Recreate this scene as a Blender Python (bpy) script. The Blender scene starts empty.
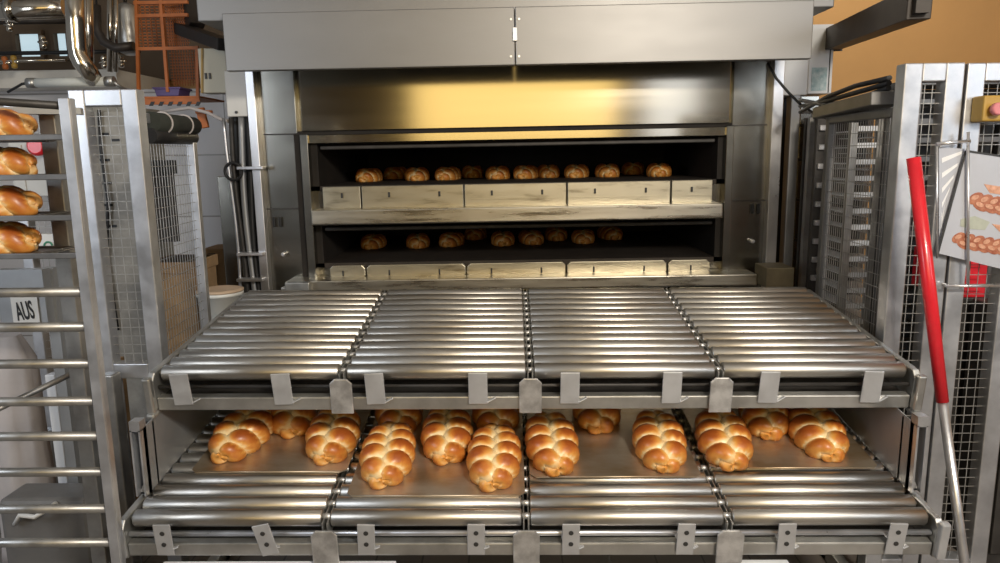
import bpy, bmesh, math, random
from mathutils import Vector, Matrix, Euler
random.seed(7)
R = math.radians
sc = bpy.context.scene
col = sc.collection

# ------------------------------------------------------------------ camera
F, YH = 722.0, 155.0
CAM = Vector((0, 0, 1.71))
_p = math.atan((281.5 - YH) / F)
_a = math.atan(13 / F)
_ro = 0.013
fwd = Vector((-math.sin(_a) * math.cos(_p), math.cos(_a) * math.cos(_p), -math.sin(_p)))
r0 = Vector((math.cos(_a), math.sin(_a), 0))
u0 = r0.cross(fwd)
rt = r0 * math.cos(_ro) - u0 * math.sin(_ro)
up = rt.cross(fwd)
cd = bpy.data.cameras.new('camera')
cam = bpy.data.objects.new('camera', cd)
col.objects.link(cam)
cd.sensor_fit = 'HORIZONTAL'
cd.sensor_width = 36
cd.lens = 36 * F / 1000
cd.clip_start = 0.05
m = Matrix((rt, up, -fwd)).transposed().to_4x4()
m.translation = CAM
cam.matrix_world = m
sc.camera = cam


def ray(px, py):
    return (fwd * F + rt * (px - 500) + up * (281.5 - py)).normalized()


def P(px, py, Y):
    """the point of the place at distance Y that the photograph shows at px, py"""
    d = ray(px, py)
    return CAM + d * (Y / d.y)


def X(px, Y, py=250):
    return P(px, py, Y).x


def Z(py, Y, px=500):
    return P(px, py, Y).z


# ------------------------------------------------------------------ materials
def mat(name, base, rough=0.5, metal=0.0, noise=0.0, nscale=8.0, stretch=(1, 1, 1), col2=None, rnoise=0.0,
        bump=0.0, coat=0.0, spec=0.5, thr=None, emit=None, estr=1.0):
    mt = bpy.data.materials.new(name)
    mt.use_nodes = True
    nt = mt.node_tree
    b = nt.nodes['Principled BSDF']
    b.inputs['Base Color'].default_value = (*base, 1)
    b.inputs['Roughness'].default_value = rough
    b.inputs['Metallic'].default_value = metal
    b.inputs['Specular IOR Level'].default_value = spec
    b.inputs['Coat Weight'].default_value = coat
    if emit:
        b.inputs['Emission Color'].default_value = (*emit, 1)
        b.inputs['Emission Strength'].default_value = estr
    tc = nt.nodes.new('ShaderNodeTexCoord')
    mp = nt.nodes.new('ShaderNodeMapping')
    mp.inputs['Scale'].default_value = stretch
    nt.links.new(tc.outputs['Object'], mp.inputs['Vector'])
    nz = nt.nodes.new('ShaderNodeTexNoise')
    nz.inputs['Scale'].default_value = nscale
    nz.inputs['Detail'].default_value = 5
    nz.inputs['Roughness'].default_value = 0.62
    nt.links.new(mp.outputs['Vector'], nz.inputs['Vector'])
    c2 = col2 if col2 else tuple(max(0, c * (1 - noise)) for c in base)
    if noise or col2:
        cr = nt.nodes.new('ShaderNodeValToRGB')
        lo, hi = thr if thr else (0.35, 0.65)
        cr.color_ramp.elements[0].position = lo
        cr.color_ramp.elements[1].position = hi
        cr.color_ramp.elements[0].color = (*c2, 1)
        cr.color_ramp.elements[1].color = (*base, 1)
        nt.links.new(nz.outputs['Fac'], cr.inputs['Fac'])
        nt.links.new(cr.outputs['Color'], b.inputs['Base Color'])
    if rnoise:
        mr = nt.nodes.new('ShaderNodeMapRange')
        mr.inputs['From Min'].default_value = 0.3
        mr.inputs['From Max'].default_value = 0.7
        mr.inputs['To Min'].default_value = max(0.03, rough - rnoise)
        mr.inputs['To Max'].default_value = min(1, rough + rnoise)
        nt.links.new(nz.outputs['Fac'], mr.inputs['Value'])
        nt.links.new(mr.outputs['Result'], b.inputs['Roughness'])
    if bump:
        bp = nt.nodes.new('ShaderNodeBump')
        bp.inputs['Strength'].default_value = bump
        bp.inputs['Distance'].default_value = 0.003
        nt.links.new(nz.outputs['Fac'], bp.inputs['Height'])
        nt.links.new(bp.outputs['Normal'], b.inputs['Normal'])
    return mt


M = {}
M['hood'] = mat('hood_steel', (0.29, 0.285, 0.28), 0.48, 0.8, noise=0.08, nscale=2, stretch=(0.6, 1, 2), rnoise=0.03)
M['panel'] = mat('panel_steel', (0.60, 0.56, 0.46), 0.13, 1.0, noise=0.05, nscale=2, stretch=(0.3, 1, 6), rnoise=0.012)  # yellow in the base stands in for reflected ochre wall and warm lamp
M['jamb'] = mat('jamb_steel', (0.34, 0.33, 0.295), 0.22, 1.0, noise=0.15, nscale=2.5, stretch=(.4, 1, 1.5), rnoise=0.03)  # slight yellow put in for the ochre reflection
M['post'] = mat('bright_steel', (0.74, 0.74, 0.76), 0.34, 0.9, noise=0.18, nscale=5, stretch=(1, 1, 0.6), rnoise=0.08)
M['sill'] = mat('worn_sill_steel', (0.52, 0.475, 0.365), 0.36, 0.9, col2=(0.24, 0.205, 0.15), nscale=6, stretch=(.7, 1, 4), thr=(0.24, 0.46), rnoise=0.06)  # yellowed base carries reflected ochre light; the dark patches are wear
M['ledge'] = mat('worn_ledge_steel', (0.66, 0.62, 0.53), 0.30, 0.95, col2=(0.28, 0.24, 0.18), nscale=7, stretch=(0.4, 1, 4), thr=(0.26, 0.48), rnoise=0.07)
M['roller'] = mat('roller_steel', (0.53, 0.515, 0.485), 0.38, 1.0, col2=(0.42, 0.37, 0.30), nscale=3, stretch=(0.6, 2, 2), thr=(0.3, 0.58), rnoise=0.06)
M['frame'] = mat('frame_steel', (0.60, 0.60, 0.58), 0.40, 0.9, noise=0.3, nscale=6, rnoise=0.1)
M['cast'] = mat('scratched_plate_steel', (0.74, 0.74, 0.74), 0.42, 0.8, noise=0.35, nscale=22, rnoise=0.12, bump=0.25)
M['tab'] = mat('grey_tab_steel', (0.60, 0.61, 0.63), 0.45, 0.65, noise=0.12, nscale=14, rnoise=0.1)
M['side'] = mat('grey_sheet', (0.40, 0.41, 0.42), 0.45, 0.6, noise=0.15, nscale=4, rnoise=0.08)
M['dark'] = mat('dark_steel', (0.075, 0.07, 0.066), 0.5, 0.5, noise=0.4, nscale=8)
M['black'] = mat('black_rubber', (0.016, 0.016, 0.017), 0.5, noise=0.3)
M['hole'] = mat('dark_bolt', (0.06, 0.06, 0.06), 0.5, 0.6)
M['chamber'] = mat('dark_chamber', (0.022, 0.017, 0.013), 0.75, 0.1, noise=0.5, nscale=5)  # near-black brown, mottled by noise
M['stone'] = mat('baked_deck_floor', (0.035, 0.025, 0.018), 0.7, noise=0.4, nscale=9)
M['tray'] = mat('baking_sheet', (0.57, 0.50, 0.40), 0.42, 0.8, col2=(0.45, 0.33, 0.20), nscale=3.5, stretch=(1, 2.2, 1), thr=(0.36, 0.6), rnoise=0.08)
M['rtray'] = mat('dark_rack_tray', (0.19, 0.185, 0.18), 0.45, 0.7, noise=0.3)
M['fence'] = mat('galvanised_tube', (0.62, 0.63, 0.655), 0.38, 0.8, noise=0.22, nscale=9, rnoise=0.1)
M['wire'] = mat('galvanised_wire', (0.47, 0.46, 0.44), 0.5, 0.6, noise=0.3, nscale=20)
M['fdark'] = mat('dull_grey_tube', (0.20, 0.20, 0.20), 0.45, 0.7, noise=0.2, nscale=9)
M['rack'] = mat('rack_tube', (0.44, 0.435, 0.42), 0.42, 0.85, noise=0.3, nscale=9, rnoise=0.1)
M['white'] = mat('white_enamel', (0.74, 0.73, 0.70), 0.4, noise=0.06, nscale=6)
M['coolwhite'] = mat('white_cabinet', (0.78, 0.80, 0.83), 0.38, noise=0.06, nscale=6)
M['cream'] = mat('cream_plastic', (0.62, 0.60, 0.50), 0.5, noise=0.06, nscale=6)
M['ochre'] = mat('ochre_plaster', (0.60, 0.36, 0.15), 0.8, noise=0.10, nscale=1.2, bump=0.1)
M['brown'] = mat('dim_loft_brown', (0.14, 0.10, 0.065), 0.8, noise=0.3, nscale=1.5)
M['chrome'] = mat('chrome_pipe', (0.72, 0.66, 0.56), 0.16, 1.0, noise=0.2, nscale=5, rnoise=0.06)
M['orange'] = mat('orange_paint', (0.52, 0.155, 0.035), 0.55, noise=0.3, nscale=10)
M['purple'] = mat('purple_plastic', (0.10, 0.07, 0.22), 0.5, noise=0.15)
M['redp'] = mat('red_plastic', (0.66, 0.018, 0.03), 0.3, noise=0.15, nscale=14, coat=0.2)
M['pink'] = mat('faded_red_button', (0.66, 0.22, 0.24), 0.45, noise=0.1)
M['yellow'] = mat('yellow_plastic', (0.44, 0.27, 0.05), 0.45, noise=0.15)
M['alu'] = mat('aluminium_tube', (0.70, 0.71, 0.74), 0.35, 0.85, noise=0.1, nscale=10, rnoise=0.1)
M['card'] = mat('cardboard', (0.36, 0.23, 0.115), 0.85, noise=0.3, nscale=9)
M['bucket'] = mat('white_bucket', (0.74, 0.75, 0.72), 0.4, col2=(0.42, 0.52, 0.52), nscale=4, thr=(0.25, 0.45))
M['wood'] = mat('pale_lid', (0.62, 0.46, 0.32), 0.6, noise=0.2)
M['cloth'] = mat('pale_sack', (0.56, 0.52, 0.51), 0.85, noise=0.2, nscale=3, bump=0.4)
M['green'] = mat('green_plastic', (0.05, 0.26, 0.16), 0.5, noise=0.1)
M['olive'] = mat('dark_olive_fabric', (0.035, 0.04, 0.032), 0.8, noise=0.3)
M['paper'] = mat('white_glint', (0.80, 0.81, 0.83), 0.55, noise=0.05)
M['posterbg'] = mat('grey_blue_print', (0.48, 0.50, 0.56), 0.28, noise=0.12, nscale=4, coat=0.3)
M['print'] = mat('print_crust', (0.50, 0.21, 0.12), 0.35, col2=(0.30, 0.09, 0.05), nscale=60)
M['printl'] = mat('print_light', (0.72, 0.42, 0.29), 0.35, col2=(.50, .24, .15), nscale=70)
M['printg'] = mat('print_herb', (0.46, 0.49, 0.42), 0.35, noise=0.2, nscale=20)
M['grey'] = mat('grey_cabinet', (0.50, 0.50, 0.48), 0.5, noise=0.1, nscale=4)
M['sky'] = mat('daylit_pane', (0.5, 0.6, 0.66), 0.3, emit=(0.55, 0.72, 0.80), estr=0.75)
M['duct'] = mat('dark_duct', (0.055, 0.045, 0.038), 0.5, 0.3, noise=0.4, nscale=6)
M['tube'] = mat('lamp_diffuser', (0.68, 0.70, 0.66), 0.5, noise=0.1)
M['ledgewhite'] = mat('pale_duct_sheet', (0.80, 0.78, 0.72), 0.5, noise=0.15, nscale=3)
M['stickerg'] = mat('sticker_print', (0.28, 0.46, 0.50), 0.4, col2=(0.6, 0.7, 0.72), nscale=30)


def floor_mat():
    mt = mat('floor_tiles', (0.20, 0.18, 0.165), 0.5, noise=0.25, nscale=3)
    nt = mt.node_tree
    b = nt.nodes['Principled BSDF']
    br = nt.nodes.new('ShaderNodeTexBrick')
    br.offset = 0
    br.inputs['Scale'].default_value = 1
    br.inputs['Brick Width'].default_value = 0.2
    br.inputs['Row Height'].default_value = 0.2
    br.inputs['Mortar Size'].default_value = 0.004
    br.inputs['Color1'].default_value = (0.22, 0.19, 0.17, 1)
    br.inputs['Color2'].default_value = (0.17, 0.15, 0.135, 1)
    br.inputs['Mortar'].default_value = (0.09, 0.085, 0.08, 1)
    tc = nt.nodes.new('ShaderNodeTexCoord')
    nt.links.new(tc.outputs['Object'], br.inputs['Vector'])
    nt.links.new(br.outputs['Color'], b.inputs['Base Color'])
    return mt


def tile_mat():
    mt = mat('wall_tiles', (0.72, 0.71, 0.72), 0.25, noise=0.1, nscale=3)
    nt = mt.node_tree
    b = nt.nodes['Principled BSDF']
    br = nt.nodes.new('ShaderNodeTexBrick')
    br.offset = 0
    br.inputs['Scale'].default_value = 1
    br.inputs['Brick Width'].default_value = 1.1
    br.inputs['Row Height'].default_value = 0.48
    br.inputs['Mortar Size'].default_value = 0.006
    br.inputs['Color1'].default_value = (0.74, 0.73, 0.75, 1)
    br.inputs['Color2'].default_value = (0.68, 0.68, 0.70, 1)
    br.inputs['Mortar'].default_value = (0.36, 0.35, 0.34, 1)
    tc = nt.nodes.new('ShaderNodeTexCoord')
    mp = nt.nodes.new('ShaderNodeMapping')
    mp.inputs['Rotation'].default_value = (R(90), 0, 0)
    mp.inputs['Location'].default_value = (0.02, 0.3, 0)
    nt.links.new(tc.outputs['Object'], mp.inputs['Vector'])
    nt.links.new(mp.outputs['Vector'], br.inputs['Vector'])
    nt.links.new(br.outputs['Color'], b.inputs['Base Color'])
    return mt


M['floor'] = floor_mat()
M['tile'] = tile_mat()


def loaf_mat():
    mt = bpy.data.materials.new('glazed_crust')
    mt.use_nodes = True
    nt = mt.node_tree
    b = nt.nodes['Principled BSDF']
    at = nt.nodes.new('ShaderNodeAttribute')
    at.attribute_name = 'bake_sheen'
    tc = nt.nodes.new('ShaderNodeTexCoord')
    nz = nt.nodes.new('ShaderNodeTexNoise')
    nz.inputs['Scale'].default_value = 22
    nz.inputs['Detail'].default_value = 6
    nt.links.new(tc.outputs['Object'], nz.inputs['Vector'])
    ad = nt.nodes.new('ShaderNodeMath')
    ad.operation = 'MULTIPLY_ADD'
    ad.inputs[1].default_value = 0.62
    nt.links.new(nz.outputs['Fac'], ad.inputs[0])
    nt.links.new(at.outputs['Fac'], ad.inputs[2])
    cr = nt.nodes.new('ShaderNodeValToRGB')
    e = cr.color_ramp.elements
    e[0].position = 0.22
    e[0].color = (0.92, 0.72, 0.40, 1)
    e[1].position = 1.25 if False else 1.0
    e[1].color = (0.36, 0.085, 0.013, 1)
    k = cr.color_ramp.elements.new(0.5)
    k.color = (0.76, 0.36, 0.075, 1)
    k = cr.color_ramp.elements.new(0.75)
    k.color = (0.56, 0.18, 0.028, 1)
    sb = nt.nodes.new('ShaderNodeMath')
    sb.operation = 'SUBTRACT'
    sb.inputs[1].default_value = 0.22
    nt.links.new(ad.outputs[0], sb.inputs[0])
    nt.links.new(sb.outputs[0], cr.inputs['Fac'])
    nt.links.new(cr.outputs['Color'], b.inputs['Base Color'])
    b.inputs['Roughness'].default_value = 0.42
    b.inputs['Coat Weight'].default_value = 0.35
    b.inputs['Coat Roughness'].default_value = 0.3
    bp = nt.nodes.new('ShaderNodeBump')
    bp.inputs['Strength'].default_value = 0.25
    bp.inputs['Distance'].default_value = 0.002
    n2 = nt.nodes.new('ShaderNodeTexNoise')
    n2.inputs['Scale'].default_value = 90
    nt.links.new(tc.outputs['Object'], n2.inputs['Vector'])
    nt.links.new(n2.outputs['Fac'], bp.inputs['Height'])
    nt.links.new(bp.outputs['Normal'], b.inputs['Normal'])
    return mt


M['loaf'] = loaf_mat()


# ------------------------------------------------------------------ mesh builder
class MB:
    def __init__(s):
        s.bm = bmesh.new()

    def faces(s, fs, mi, smooth=False):
        for f in fs:
            f.material_index = mi
            f.smooth = smooth

    def hexa(s, c, mi=0):
        v = [s.bm.verts.new(p) for p in c]
        s.faces([s.bm.faces.new([v[i] for i in q]) for q in
                 ((0, 3, 2, 1), (4, 5, 6, 7), (0, 1, 5, 4), (1, 2, 6, 5), (2, 3, 7, 6), (3, 0, 4, 7))], mi)

    def box(s, x0, x1, y0, y1, z0, z1, mi=0):
        x0, x1 = min(x0, x1), max(x0, x1)
        y0, y1 = min(y0, y1), max(y0, y1)
        z0, z1 = min(z0, z1), max(z0, z1)
        s.hexa([(x0, y0, z0), (x1, y0, z0), (x1, y1, z0), (x0, y1, z0),
                (x0, y0, z1), (x1, y0, z1), (x1, y1, z1), (x0, y1, z1)], mi)
        return s

    def bar(s, p, q, w, h, mi=0, ref=(0, 0, 1)):
        p, q = Vector(p), Vector(q)
        d = (q - p).normalized()
        rf = Vector(ref)
        if abs(d.dot(rf)) > 0.95:
            rf = Vector((0, 1, 0))
        a = d.cross(rf).normalized() * (w / 2)
        b = a.cross(d).normalized() * (h / 2)
        s.hexa([p - a - b, p + a - b, p + a + b, p - a + b, q - a - b, q + a - b, q + a + b, q - a + b], mi)
        return s

    def tube(s, pts, r, seg=12, mi=0, cap=True, rads=None):
        pts = [Vector(p) for p in pts]
        rings = []
        n = len(pts)
        ref = None
        for i, p in enumerate(pts):
            d = (pts[min(i + 1, n - 1)] - pts[max(i - 1, 0)]).normalized()
            if ref is None:
                ref = Vector((0, 0, 1)) if abs(d.z) < 0.9 else Vector((0, 1, 0))
            a = d.cross(ref)
            if a.length < 1e-4:
                a = d.cross(Vector((1, 0, 0)))
            a.normalize()
            b = a.cross(d).normalized()
            ref = b
            rr = rads[i] if rads else r
            rings.append([s.bm.verts.new(p + (a * math.cos(t) + b * math.sin(t)) * rr)
                          for t in (2 * math.pi * k / seg for k in range(seg))])
        for i in range(n - 1):
            s.faces([s.bm.faces.new((rings[i][k], rings[i][(k + 1) % seg], rings[i + 1][(k + 1) % seg], rings[i + 1][k]))
                     for k in range(seg)], mi, True)
        if cap:
            s.faces([s.bm.faces.new(rings[0][::-1]), s.bm.faces.new(rings[-1])], mi)
        return s

    def prism(s, poly, y0, y1, mi=0, axis='y', pl=None):
        """poly of (a, b) extruded along axis"""
        def mk(a, b, t):
            return {'y': (a, t, b), 'x': (t, a, b), 'z': (a, b, t)}[axis]
        lo = [s.bm.verts.new(mk(a, b, y0)) for a, b in poly]
        hi = [s.bm.verts.new(mk(a, b, y1)) for a, b in poly]
        n = len(poly)
        fs = [s.bm.faces.new(lo), s.bm.faces.new(hi[::-1])]
        fs += [s.bm.faces.new((lo[(i + 1) % n], lo[i], hi[i], hi[(i + 1) % n])) for i in range(n)]
        s.faces(fs, mi)
        return s

    def lathe(s, prof, c=(0, 0, 0), seg=28, mi=0):
        c = Vector(c)
        rings = [[s.bm.verts.new(c + Vector((r * math.cos(2 * math.pi * k / seg), r * math.sin(2 * math.pi * k / seg), z)))
                  for k in range(seg)] for r, z in prof]
        for i in range(len(prof) - 1):
            s.faces([s.bm.faces.new((rings[i][k], rings[i][(k + 1) % seg], rings[i + 1][(k + 1) % seg], rings[i + 1][k]))
                     for k in range(seg)], mi, True)
        s.faces([s.bm.faces.new(rings[0][::-1]), s.bm.faces.new(rings[-1])], mi)
        return s

    def ring(s, c, r, rr, axis='y', seg=24, mi=0):
        c = Vector(c)
        pts = []
        for k in range(seg + 1):
            t = 2 * math.pi * k / seg
            v = {'y': (math.cos(t), 0, math.sin(t)), 'z': (math.cos(t), math.sin(t), 0), 'x': (0, math.cos(t), math.sin(t))}[axis]
            pts.append(c + Vector(v) * r)
        return s.tube(pts, rr, 8, mi, cap=False)

    def build(s, name, mats, parent=None, bevel=0, local=False):
        if not isinstance(mats, (list, tuple)):
            mats = [mats]
        bmesh.ops.recalc_face_normals(s.bm, faces=s.bm.faces[:])
        me = bpy.data.meshes.new(name)
        s.bm.to_mesh(me)
        s.bm.free()
        for q in mats:
            me.materials.append(q)
        o = bpy.data.objects.new(name, me)
        col.objects.link(o)
        if bevel:
            bv = o.modifiers.new('bevel', 'BEVEL')
            bv.width = bevel
            bv.segments = 2
            bv.limit_method = 'ANGLE'
            bv.angle_limit = R(50)
        if parent:
            o.parent = parent
            if not local:                      # geometry was given in world space
                o.matrix_parent_inverse = parent.matrix_basis.inverted()
        return o


def tag(o, label, cat, group=None, kind=None):
    o['label'] = label
    o['category'] = cat
    if group:
        o['group'] = group
    if kind:
        o['kind'] = kind
    return o


def thing(name, label, cat, loc=(0, 0, 0), rot=(0, 0, 0), group=None):
    o = bpy.data.objects.new(name, None)
    o.empty_display_size = 0.1
    col.objects.link(o)
    o.location = loc
    o.rotation_euler = rot
    o.matrix_basis = Matrix.LocRotScale(Vector(loc), Euler(rot), None)
    return tag(o, label, cat, group)


def struct(name, mb, mt, label=None):
    o = mb.build(name, mt)
    o['kind'] = 'structure'
    if label:
        o['label'] = label
    return o


# ------------------------------------------------------------------ the room
YB = 6.3
struct('floor', MB().box(-5, 5, -4, YB + 0.1, -0.1, 0), M['floor'])
struct('wall_back', MB().box(-5, 5, YB, YB + 0.15, 0, 4.2), M['ochre'])
struct('wall_right', MB().box(4.85, 5.0, 0.5, YB, 0, 4.2), M['ochre'])
struct('ceiling', MB().box(-5, 5, -3.8, YB + 0.1, 4.2, 4.3), M['white'])
struct('wall_front', MB().box(-5, 5, -3.95, -3.8, 0, 4.2), mat('dark_ochre_plaster', (.20, .135, .05), .8, noise=.1))
YT = 5.7
zt = Z(90, YT, 100)
struct('wall_left', MB().box(-4.6, X(258, YT, 180), YT, YB - 0.01, 0, zt), M['tile'])
struct('trim_1', MB().box(-4.6, X(134, YT, 80), YT - 0.25, YB - 0.01, zt, Z(74, YT, 60)), M['ledgewhite'])
YP = 6.2
struct('wall_loft', MB().box(-4.6, X(232, YP, 40), YP, YP + 0.09, Z(74, YT, 60), 4.2), M['brown'])  # dark brown panel standing in for the unlit machinery room behind the pipes
for n, (a, b) in enumerate(((19, 42), (57, 69))):
    w = MB().box(X(a, YP - .03, 38), X(b, YP - .03, 38), YP - 0.02, YP - 0.005, Z(50, YP), Z(27, YP)).build('window_%d' % (n + 1), M['sky'])
    w['kind'] = 'structure'
    f = MB()
    x0, x1, z0, z1 = X(a, YP, 38), X(b, YP, 38), Z(50, YP), Z(27, YP)
    f.box(x0 - .03, x0, YP - .05, YP - .005, z0 - .03, z1 + .03).box(x1, x1 + .03, YP - .05, YP - .005, z0 - .03, z1 + .03)
    f.box(x0, x1, YP - .05, YP - .005, z1, z1 + .03).box(x0, x1, YP - .05, YP - .005, z0 - .03, z0)
    f.build('window_frame', M['brown'], w)

# ------------------------------------------------------------------ the deck oven
YO = 4.30
oc = P(515, 180, YO)
oven = thing('deck_oven', 'large stainless steel deck oven with two open baking decks and a hood', 'oven', (oc.x, YO, 0), (0, -0.006, 0))
OI = oven.matrix_basis.inverted()


def OX(px, Y, py=180):
    return (OI @ P(px, py, Y)).x


def OZ(py, Y, px=515):
    return (OI @ P(px, py, Y)).z


def obox(mb, xa, xb, ya, yb, Y0, Y1, mi=0, Yp=None):
    """box on the oven: sides at pixel columns xa, xb, top and bottom at pixel rows ya, yb of the plane Y0"""
    q = Yp if Yp else Y0
    pm = (ya + yb) / 2
    mb.box(OX(xa, q, pm), OX(xb, q, pm), Y0 - YO, Y1 - YO, OZ(yb, q), OZ(ya, q), mi)
    return mb


def opart(mb, name, mt, bevel=0.0, parent=None):
    return mb.build(name, mt, parent or oven, bevel, local=True)


d1t, d1b, d2t, d2b = OZ(140, YO), OZ(183, YO), OZ(223, YO), OZ(261, YO)
xl, xr = OX(311, YO), OX(725, YO)
YE = 6.0
hs = MB()
hs.box(OX(262, YO), xl - .0, 0.06, YE - YO, 0, OZ(30, YO))
hs.box(xr, OX(768, YO), 0.06, YE - YO, 0, OZ(30, YO))
hs.box(xl, xr, 0.06, YE - YO, d1t + .03, OZ(30, YO))
hs.box(xl, xr, 0.06, YE - YO, d2t + .03, d1b - .03)
hs.box(xl, xr, 0.06, YE - YO, 0, d2b - .03)
hs.box(xl, xr, YE - YO - .1, YE - YO, 0, OZ(30, YO))
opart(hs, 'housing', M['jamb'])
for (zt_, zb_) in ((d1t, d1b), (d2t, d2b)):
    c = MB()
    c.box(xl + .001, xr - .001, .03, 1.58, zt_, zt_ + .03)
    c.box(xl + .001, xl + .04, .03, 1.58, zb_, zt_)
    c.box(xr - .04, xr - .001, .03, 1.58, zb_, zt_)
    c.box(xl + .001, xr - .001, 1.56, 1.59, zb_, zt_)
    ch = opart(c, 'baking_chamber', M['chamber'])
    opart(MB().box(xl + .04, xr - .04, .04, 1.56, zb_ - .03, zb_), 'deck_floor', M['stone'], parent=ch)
    opart(MB().box(xl + .05, xr - .05, .05, .09, zt_ - .035, zt_ - .012), 'flap_rod', M['dark'], .006, parent=ch)
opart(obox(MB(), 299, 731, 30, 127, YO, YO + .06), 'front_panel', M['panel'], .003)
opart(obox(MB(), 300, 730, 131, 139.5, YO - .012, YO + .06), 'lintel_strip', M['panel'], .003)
opart(obox(MB(), 298, 732, 127, 131, YO + .02, YO + .06), 'drip_gap', M['chamber'])
# jambs
for side in (0, 1):
    a, b = ((262, 299), (731, 768))[side]
    j = opart(obox(MB(), a, b, 32, 292, YO + .01, YO + .06), 'jamb_panel', M['jamb'], .002)
    for sy in (129, 204):
        opart(obox(MB(), a + 1, b - 1, sy, sy + 1.4, YO + .004, YO + .02), 'seam', M['dark'], parent=j)
    for k in (0, 1):
        cx = ((273.5, 279.5), (752.5, 758.5))[side][k]
        cy = (218, 213)[side]
        opart(obox(MB(), cx - 1.3, cx + 1.3, cy - 5, cy + 5, YO - .012, YO + .02), 'latch_slot', M['black'], .004, parent=j)
    cx, cy = ((279, 250), (754, 245))[side]
    kx, kz = OX(cx, YO), OZ(cy, YO)
    opart(MB().tube([(kx, .01, kz), (kx, -.03, kz)], .012, 14), 'knob', M['post'], .003, parent=j)
    a, b = ((298.5, 304), (727.5, 730.5))[side]
    opart(obox(MB(), a, b, 130, 290, YO + .004, YO + .05), 'door_gap', M['chamber'])
    a, b = ((304, 312), (724, 731.5))[side]
    opart(obox(MB(), a, b, 130, 290, YO - .03, YO + .06), 'upright', M['jamb'], .004)
    a, b = ((254.5, 263), (767, 777.5))[side]
    opart(obox(MB(), a, b, 34, 296, YO - .05, YO + .05, Yp=YO), 'corner_post', M['post'], .004)
# sill plates
seg1 = [322, 361, 464, 567, 671, 713]
for k in range(5):
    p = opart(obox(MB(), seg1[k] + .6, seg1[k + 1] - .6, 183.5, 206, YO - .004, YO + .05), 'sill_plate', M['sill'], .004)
    for cx in ([seg1[k] + (seg1[k + 1] - seg1[k]) * t for t in ((.27, .76) if k in (1, 2, 3) else (.5,))]):
        opart(obox(MB(), cx - 1, cx + 1, 190, 195, YO - .014, YO), 'latch', M['hole'], .002, parent=p)
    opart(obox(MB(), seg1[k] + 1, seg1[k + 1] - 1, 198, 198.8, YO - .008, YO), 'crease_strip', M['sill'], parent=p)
seg2 = [324, 361.5, 464, 566, 669, 713]
for k in range(5):
    x0, x1, z0, z1 = OX(seg2[k] + .7, YO), OX(seg2[k + 1] - .7, YO), OZ(276, YO), OZ(262.5, YO)
    c = .02
    poly = [(x0 + c, z0), (x1 - c, z0), (x1, z0 + c), (x1, z1 - c), (x1 - c, z1), (x0 + c, z1), (x0, z1 - c), (x0, z0 + c)]
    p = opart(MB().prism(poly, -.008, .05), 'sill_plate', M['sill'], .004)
    for cx in ([seg2[k] + (seg2[k + 1] - seg2[k]) * t for t in ((.27, .76) if k in (1, 2, 3) else (.5,))]):
        opart(obox(MB(), cx - .8, cx + .8, 268, 273.5, YO - .016, YO), 'latch', M['hole'], .002, parent=p)
opart(obox(MB(), 311, 723, 207, 222, YO - .12, YO + .05, Yp=YO - .12), 'ledge_bar', M['ledge'], .008)
opart(obox(MB(), 285, 757, 278, 289, YO - .16, YO + .05, Yp=YO - .16), 'lower_rail', M['ledge'], .006)
lb = MB()
obox(lb, 286, 310, 279, 296, YO - .22, YO - .161, Yp=YO - .2)
obox(lb, 281, 289, 284, 300, YO - .2, YO - .1, Yp=YO - .2)
opart(lb, 'rail_bracket', M['frame'], .004)
lb = MB()
obox(lb, 766, 794, 272, 292, YO - .3, YO - .1, Yp=YO - .3)
opart(lb, 'rail_bracket', mat('brass_block', (0.20, 0.165, 0.10), .55, .4, noise=.3), .006)
# hood: canopy box, visor of two sheets, soffit
YV = 3.85
cn = MB()
cn.box(OX(196, YV + .02, 10), OX(835, YV + .02, 10), YV + .03 - YO, 1.6, OZ(14, YV + .02), OZ(-40, YV + .02))
cn.box(OX(240, YV + .2, 40), OX(800, YV + .2, 40), YV + .05 - YO, .0, OZ(20, YV + .1), OZ(14, YV + .1))
opart(cn, 'hood_canopy', M['hood'], .006)
for a, b in ((225, 514.6), (515.4, 811)):
    v = obox(MB(), a, b, 7.5, 65.5, YV - .02, YV + .03, Yp=YV)
    vs = opart(v, 'visor_sheet', M['hood'], .004)
    q = MB()
    for cy in (20, 57):
        ex = 511 if a < 400 else 519
        q.tube([(OX(ex, YV, cy), YV - .02 - YO, OZ(cy, YV)), (OX(ex, YV, cy), YV - .026 - YO, OZ(cy, YV))], .006, 10)
    opart(q, 'rivet', M['post'], parent=vs)
opart(obox(MB(), 512.8, 517.2, 28, 42, YV - .03, YV - .0, Yp=YV), 'visor_clip', M['post'], .003)
# cabinets left and right of the face
p = opart(obox(MB(), 225, 255, 64, 111, YO - .03, YO + .3, Yp=YO - .03), 'control_box', M['white'], .006)
opart(MB().tube([(OX(238, YO, 107), -.029, OZ(107, YO)), (OX(238, YO, 107), -.038, OZ(107, YO))], .008, 10), 'screw', M['hole'], parent=p)
p = opart(obox(MB(), 778, 808, 58, 101, YO - .03, YO + .3, Yp=YO - .03), 'control_box', M['coolwhite'], .006)
p = opart(obox(MB(), 808.6, 833, 31, 100, YO - .02, YO + .4, Yp=YO - .02), 'cable_column', M['coolwhite'], .006)
opart(obox(MB(), 811, 826, 74, 97, YO - .024, YO - .019, Yp=YO - .02), 'sticker', M['stickerg'], parent=p)
opart(obox(MB(), 829, 830, 33, 99, YO - .023, YO - .018, Yp=YO - .02), 'seam', M['hole'], parent=p)
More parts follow.
